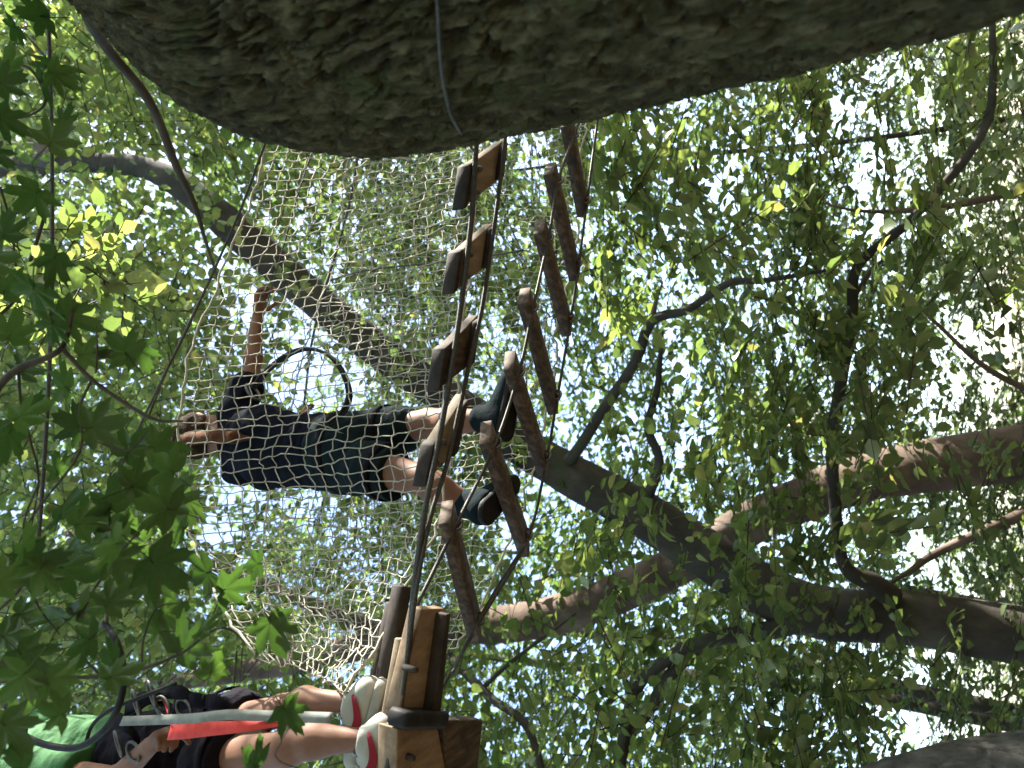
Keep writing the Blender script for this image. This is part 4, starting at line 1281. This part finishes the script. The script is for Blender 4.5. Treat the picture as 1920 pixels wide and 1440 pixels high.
grown('shorts', [(p2, w2, 0.106, 0.094, (SD2, 0.85)), (hA, gA, 0.076, 0.074), (hC, gC, 0.076, 0.074)], M['black'], climber, grow_by=0.016, wrinkle=0.011, seed=18, res=0.0075,
      cuts=[(w2 * 1.02 - p2 * 0.02, w2 - p2), ((gA + gC) / 2 + unit(kC - hC) * 0.03, (kA - hA) + (kC - hC))])
grown('hair', [(h2 + up2_ * 0.022 - FW2 * 0.02, h2 + up2_ * 0.02 + FW2 * 0.02, 0.092, 0.086)], M['hair'], climber, wrinkle=0.006, seed=3, res=0.007, cuts=[(h2 + FW2 * 0.035 + up2_ * 0.03, FW2 - up2_ * 0.75)])
eyes(climber, h2, up2_, FW2)
def shoe(parent, ank, z0, fw, sd):
    """the foot is rolled so that its outer side faces the lens"""
    u = unit(np.array([0.0, 0.0, 1.0]) + sd * 0.55)
    sd = unit(np.cross(u, fw))
    if sd[1] > 0: sd = -sd
    a = np.array(ank) - u * 0.092
    heel, toe = a - fw * 0.040, a + fw * 0.130
    up_ = [(heel + u * 0.045, toe - fw * 0.01 + u * 0.036, 0.032, 0.028), (heel + fw * 0.01 + u * 0.05, a + u * 0.085, 0.033, 0.033), (a + fw * 0.02 + u * 0.068, toe - fw * 0.05 + u * 0.043, 0.031, 0.028)]
    o = grown('shoe', up_, M['shoe'], parent, res=0.004, k=0.02, cuts=[(a + u * 0.024, -u), (a + u * 0.098, u + fw * 0.15)])
    grown('sole', [(heel + u * 0.015, toe + u * 0.015, 0.036, 0.034)], M['sole'], o, res=0.004, cuts=[(a, -u), (a + u * 0.027, u)])
    # hook-shaped emblem following the side of the shoe
    lo = [(0.00, 0.090), (0.022, 0.066), (0.046, 0.048), (0.072, 0.037), (0.094, 0.036), (0.112, 0.047), (0.120, 0.074)]
    hi = [(0.00, 0.090), (0.027, 0.074), (0.050, 0.063), (0.070, 0.057), (0.086, 0.057), (0.100, 0.063), (0.120, 0.074)]
    def onto(t, z):
        q0 = heel + fw * t + u * z
        for s_ in np.arange(0.0, 0.06, 0.001):
            q = (q0 + sd * s_)[None]
            d = smin(smin(cone_sd(q, up_[0]), cone_sd(q, up_[1]), 0.02), cone_sd(q, up_[2]), 0.02)
            if d[0] > 0.0012: break
        return q[0]
    L_ = spline([onto(*p) for p in lo], 4)
    H_ = spline([onto(*p) for p in hi], 4)
    V = np.concatenate([L_, H_, L_ + sd * 0.0015, H_ + sd * 0.0015])
    n = len(L_)
    i = np.arange(n - 1)
    MBm = MB()
    MBm.add(V, np.concatenate([np.stack([i, i + 1, n + i + 1, n + i], 1), np.stack([3 * n + i, 3 * n + i + 1, 2 * n + i + 1, 2 * n + i], 1)]))
    MBm.build('emblem', M['emblem'], o)
    for j in range(4):
        c = a + fw * (0.035 + 0.022 * j) + u * (0.098 - 0.011 * j)
        MB().tube(spline([c - sd * 0.024 - u * 0.010, c + u * 0.004, c + sd * 0.024 - u * 0.010], 4), 0.0032, 6).build('lace', M['sole'], o)
    return o
shoe(climber, aA, ZD + 0.012, FW2, SD2)
shoe(climber, aC, ZD + 0.012, FW2, SD2)
hb = ring(w2 * 0.6 + p2 * 0.4, p2 - w2, 0.138, 0.122, FW2, 0.05).build('harness_belt', M['black'], climber)
for h_, k_ in ((hA, kA), (hC, kC)):
    ring(h_ * 0.72 + k_ * 0.28, k_ - h_, 0.098, 0.098, FW2, 0.034).build('leg_loop', M['black'], hb)
MB().ribbon(spline([PY(300, 1300, 1.24), PY(312, 1322, 1.2), PY(320, 1345, 1.17), PY(326, 1366, 1.15)], 6), unit((0, 0.2, 1)), 0.036).build('red_strap', M['red'], hb)
rb = spline([PY(318, 1372, 1.15), PY(350, 1370, 1.14), PY(400, 1366, 1.14), PY(460, 1362, 1.15), PY(532, 1357, 1.18)], 6)
MB().ribbon(rb, unit((1, 0.5, 0.15)), np.interp(np.linspace(0, 1, len(rb)), [0, 0.3, 0.7, 1], [0.038, 0.036, 0.026, 0.008])).build('red_strap', M['red'], hb)
gp = spline([PY(228, 1352, 1.12), PY(290, 1350, 1.12), PY(360, 1347, 1.12), PY(430, 1340, 1.14), PY(500, 1342, 1.17), PY(560, 1344, 1.19), PY(622, 1346, 1.21)], 6)
gw = np.stack([np.array([math.cos(a), 0.5 * math.cos(a) + math.sin(a) * 0.3, math.sin(a) * 0.35]) for a in np.interp(np.linspace(0, 1, len(gp)), [0, 0.45, 0.6, 1], [0, 0, 0.5, 0.2])])
MB().ribbon(gp, gw, 0.023).build('grey_strap', M['grey_web'], hb)
for k, (x0, y0, x1, y1) in enumerate(((238, 1330, 300, 1305), (300, 1300, 372, 1312), (330, 1322, 400, 1318), (368, 1316, 438, 1332), (215, 1345, 260, 1390))):
    q = spline([PY(x0, y0, 1.22), PY((x0 + x1) / 2, (y0 + y1) / 2 - 8, 1.18), PY(x1, y1, 1.2)], 6)
    MB().ribbon(q, unit((0.9, 0.3, 0.3)), np.interp(np.linspace(0, 1, len(q)), [0, 0.5, 1], [0.03, 0.034, 0.016]), 0.012).build('gear_sling', M['black'], hb)
for x, y, s in ((285, 1302, 0), (305, 1325, 1), (255, 1318, 0), (345, 1330, 1), (222, 1395, 0), (250, 1410, 1)):
    oval_link(PY(x, y, 1.17), (0.3, 0.1, 0.9) if s else (0.8, 0, 0.5), (0.9, 0.3, -0.3) if s else (-0.4, 0.3, 0.8), 0.034, 0.018, 0.0045).build('carabiner', M['steel'], hb)
lanyard([PY(12, 1322, 1.06), PY(30, 1366, 1.05), PY(78, 1394, 1.04), PY(140, 1402, 1.04), PY(188, 1376, 1.05), PY(220, 1330, 1.06), PY(232, 1275, 1.07), PY(226, 1228, 1.08), PY(214, 1196, 1.08), PY(196, 1168, 1.09)], 0.0085,
        'thick black tubular lanyard looping across the green shirt', ends=[(PY(184, 1150, 1.09), (0.4, 0, 0.9), (1, 0.2, -0.4))])
lanyard([PY(160, 1400, 1.07), PY(172, 1362, 1.08), PY(205, 1332, 1.09), PY(262, 1308, 1.12), PY(330, 1282, 1.16)], 0.0048, 'thinner dark lanyard tail running to the belt gear of the green shirted person')

# ------------------------------------------------------------------ maple boughs close to the lens
half = [(0, 1.0), (8, .80), (14, .83), (22, .60), (31, .43), (37, .64), (42, .69), (48, .95), (54, .70), (60, .72), (68, .46), (78, .42), (88, .55), (98, .70), (108, .50), (125, .42), (150, .30), (172, .15)]
def maple_mesh(seed):
    rg = np.random.default_rng(seed)
    pts = [(a, r * rg.uniform(0.93, 1.07)) for a, r in half] + [(-a, r * rg.uniform(0.93, 1.07)) for a, r in half[:0:-1]]
    V = [(0, 0, 0.03)]
    for a, r in pts:
        t = math.radians(a)
        V.append((r * math.cos(t), r * math.sin(t) * 0.95, -0.16 * r * r + 0.05 * math.cos(t * 7.5) * r + rg.normal(0, 0.015)))
    mid = len(V)
    for a, r in pts:
        t = math.radians(a)
        rr = r * 0.5
        V.append((rr * math.cos(t), rr * math.sin(t) * 0.95, 0.02 - 0.05 * r * r + 0.03 * math.cos(t * 7.5)))
    n = len(pts)
    T = [(0, mid + i, mid + (i + 1) % n) for i in range(n)]
    Q = [(mid + i, 1 + i, 1 + (i + 1) % n, mid + (i + 1) % n) for i in range(n)]
    b0 = len(V)
    for x, z in ((0.05, 0.02), (-0.45, 0.03), (-0.85, -0.03)):
        for k in range(3):
            V.append((x, 0.018 * math.cos(k * 2.1), z + 0.018 * math.sin(k * 2.1)))
    for i in range(2):
        for k in range(3):
            Q.append((b0 + i * 3 + k, b0 + i * 3 + (k + 1) % 3, b0 + i * 3 + 3 + (k + 1) % 3, b0 + i * 3 + 3 + k))
    me = mesh_np('maple_leaf', np.array(V), [np.array(Q), np.array(T)])
    me.materials.append(M['maple'])
    me.polygons.foreach_set('use_smooth', np.ones(len(me.polygons), bool))
    return me
MAPLE = [maple_mesh(k) for k in range(5)]
def bough(label, twigs, leaves, dep, size=0.072, group='maple boughs close to the lens'):
    root = thing('maple_bough', PD(*twigs[0][0][:2], dep), label, 'maple bough', group)
    for tw in twigs:
        P = spline([PD(x, y, dep + dd) for x, y, w, dd in tw], 8)
        R = np.interp(np.linspace(0, 1, len(P)), np.linspace(0, 1, len(tw)), [px(w / 2, PD(x, y, dep + dd)) for x, y, w, dd in tw])
        MB().tube(P, R, 7).build('twig', M['twig'], root)
    for lf in leaves:
        x, y = lf[0], lf[1]
        sc = lf[2] if len(lf) > 2 else 1.0
        p = PD(x + random.uniform(-6, 6), y + random.uniform(-6, 6), dep + random.uniform(-0.16, 0.30))
        an = random.uniform(0, 6.28)
        d = np.array([math.cos(an), math.sin(an), random.uniform(-0.75, 0.05)])
        nrm = np.array([random.gauss(0, 0.33), random.gauss(-0.12, 0.33), 1.0])
        single_leaf('leaf', random.choice(MAPLE), root, p - unit(d) * size * 0.35, d, nrm, size * sc * random.uniform(0.75, 1.2))
    return root
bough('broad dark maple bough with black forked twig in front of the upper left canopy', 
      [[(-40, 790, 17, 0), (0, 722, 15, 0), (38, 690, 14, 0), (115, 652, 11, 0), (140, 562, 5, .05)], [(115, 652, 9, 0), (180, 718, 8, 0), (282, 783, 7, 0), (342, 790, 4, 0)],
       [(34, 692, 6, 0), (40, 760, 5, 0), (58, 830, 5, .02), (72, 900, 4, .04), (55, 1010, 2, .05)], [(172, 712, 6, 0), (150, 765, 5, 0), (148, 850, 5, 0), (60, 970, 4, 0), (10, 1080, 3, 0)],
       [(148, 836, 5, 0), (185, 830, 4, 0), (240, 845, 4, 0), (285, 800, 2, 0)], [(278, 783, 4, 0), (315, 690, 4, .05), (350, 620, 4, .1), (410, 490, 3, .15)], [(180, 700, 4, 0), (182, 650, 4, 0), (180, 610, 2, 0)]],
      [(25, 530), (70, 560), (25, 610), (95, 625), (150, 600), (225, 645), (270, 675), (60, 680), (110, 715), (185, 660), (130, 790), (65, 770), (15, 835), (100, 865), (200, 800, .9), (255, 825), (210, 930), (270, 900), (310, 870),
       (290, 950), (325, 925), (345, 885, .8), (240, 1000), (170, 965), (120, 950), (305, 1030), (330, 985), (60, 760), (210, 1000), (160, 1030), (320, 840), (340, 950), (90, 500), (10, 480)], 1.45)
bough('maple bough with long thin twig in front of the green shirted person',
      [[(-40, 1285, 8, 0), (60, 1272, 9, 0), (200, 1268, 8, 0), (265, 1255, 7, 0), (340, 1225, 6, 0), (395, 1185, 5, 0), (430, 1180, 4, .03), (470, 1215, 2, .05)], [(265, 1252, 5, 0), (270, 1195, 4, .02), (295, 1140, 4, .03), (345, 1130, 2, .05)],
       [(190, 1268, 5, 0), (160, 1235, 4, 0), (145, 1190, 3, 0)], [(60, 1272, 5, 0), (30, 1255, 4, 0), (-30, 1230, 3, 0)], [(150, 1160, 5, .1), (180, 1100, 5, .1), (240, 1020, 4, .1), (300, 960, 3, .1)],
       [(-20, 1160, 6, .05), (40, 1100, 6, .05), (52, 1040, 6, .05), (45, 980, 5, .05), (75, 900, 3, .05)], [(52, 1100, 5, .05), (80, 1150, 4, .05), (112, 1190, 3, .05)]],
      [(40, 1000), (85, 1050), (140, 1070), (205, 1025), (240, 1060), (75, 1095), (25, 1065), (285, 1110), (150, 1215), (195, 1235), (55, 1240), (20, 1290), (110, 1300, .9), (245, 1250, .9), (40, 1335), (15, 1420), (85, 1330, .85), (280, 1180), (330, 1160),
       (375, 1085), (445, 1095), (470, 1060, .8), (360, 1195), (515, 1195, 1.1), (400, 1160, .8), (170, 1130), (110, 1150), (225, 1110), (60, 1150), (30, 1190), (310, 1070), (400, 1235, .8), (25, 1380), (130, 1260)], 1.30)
bough('maple spray hanging across the bare shins above the white shoes', [[(700, 1480, 5, 0), (530, 1430, 3, 0), (528, 1390, 2, 0), (545, 1360, 2, 0)]], [(548, 1352, 1.05), (470, 1425, 1.1)], 1.25)
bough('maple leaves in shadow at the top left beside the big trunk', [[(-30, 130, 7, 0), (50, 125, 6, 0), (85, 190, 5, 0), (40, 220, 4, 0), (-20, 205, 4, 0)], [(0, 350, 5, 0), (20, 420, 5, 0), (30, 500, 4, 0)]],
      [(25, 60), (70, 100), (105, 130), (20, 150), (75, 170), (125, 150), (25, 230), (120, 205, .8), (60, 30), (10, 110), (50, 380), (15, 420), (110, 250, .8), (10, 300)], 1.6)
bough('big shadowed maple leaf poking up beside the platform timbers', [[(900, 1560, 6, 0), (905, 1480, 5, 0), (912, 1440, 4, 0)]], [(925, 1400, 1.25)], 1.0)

# young shoots catching the sun at the left edge
shoot = thing('sunlit_shoots', PD(90, 520, 2.3), 'glowing yellow green leaves in full sun at the left edge', 'sapling')
P = np.array([PD(x, y, d) for x, y, d in ((40, 470, 2.2), (70, 430, 2.25), (110, 500, 2.3), (140, 450, 2.3), (100, 560, 2.3), (150, 540, 2.35), (30, 540, 2.2), (160, 500, 2.2), (60, 590, 2.3), (265, 545, 2.4), (190, 560, 2.3))])
sp = make_sprays(P, RNG.uniform(0, 6.28, len(P)), RNG.uniform(0.16, 0.26, len(P)), np.full(len(P), 0.058), 14)
for p, d, nn, z in zip(*sp[:4]):
    single_leaf('leaf', leaf_one_me, shoot, p, d, nn, z)
V, F = tubes3(sp[5], 0.003, 0.001)
o = link('twigs', mesh_np('twigs', V - ORIGIN[shoot.name], [F]), M['twig'], shoot)
o['kind'] = 'stuff'
MB().tube(spline([PD(-60, 640, 2.2), PD(30, 560, 2.2), PD(60, 480, 2.22), PD(85, 400, 2.25)], 8), 0.005, 7).build('stem', M['twig'], shoot)
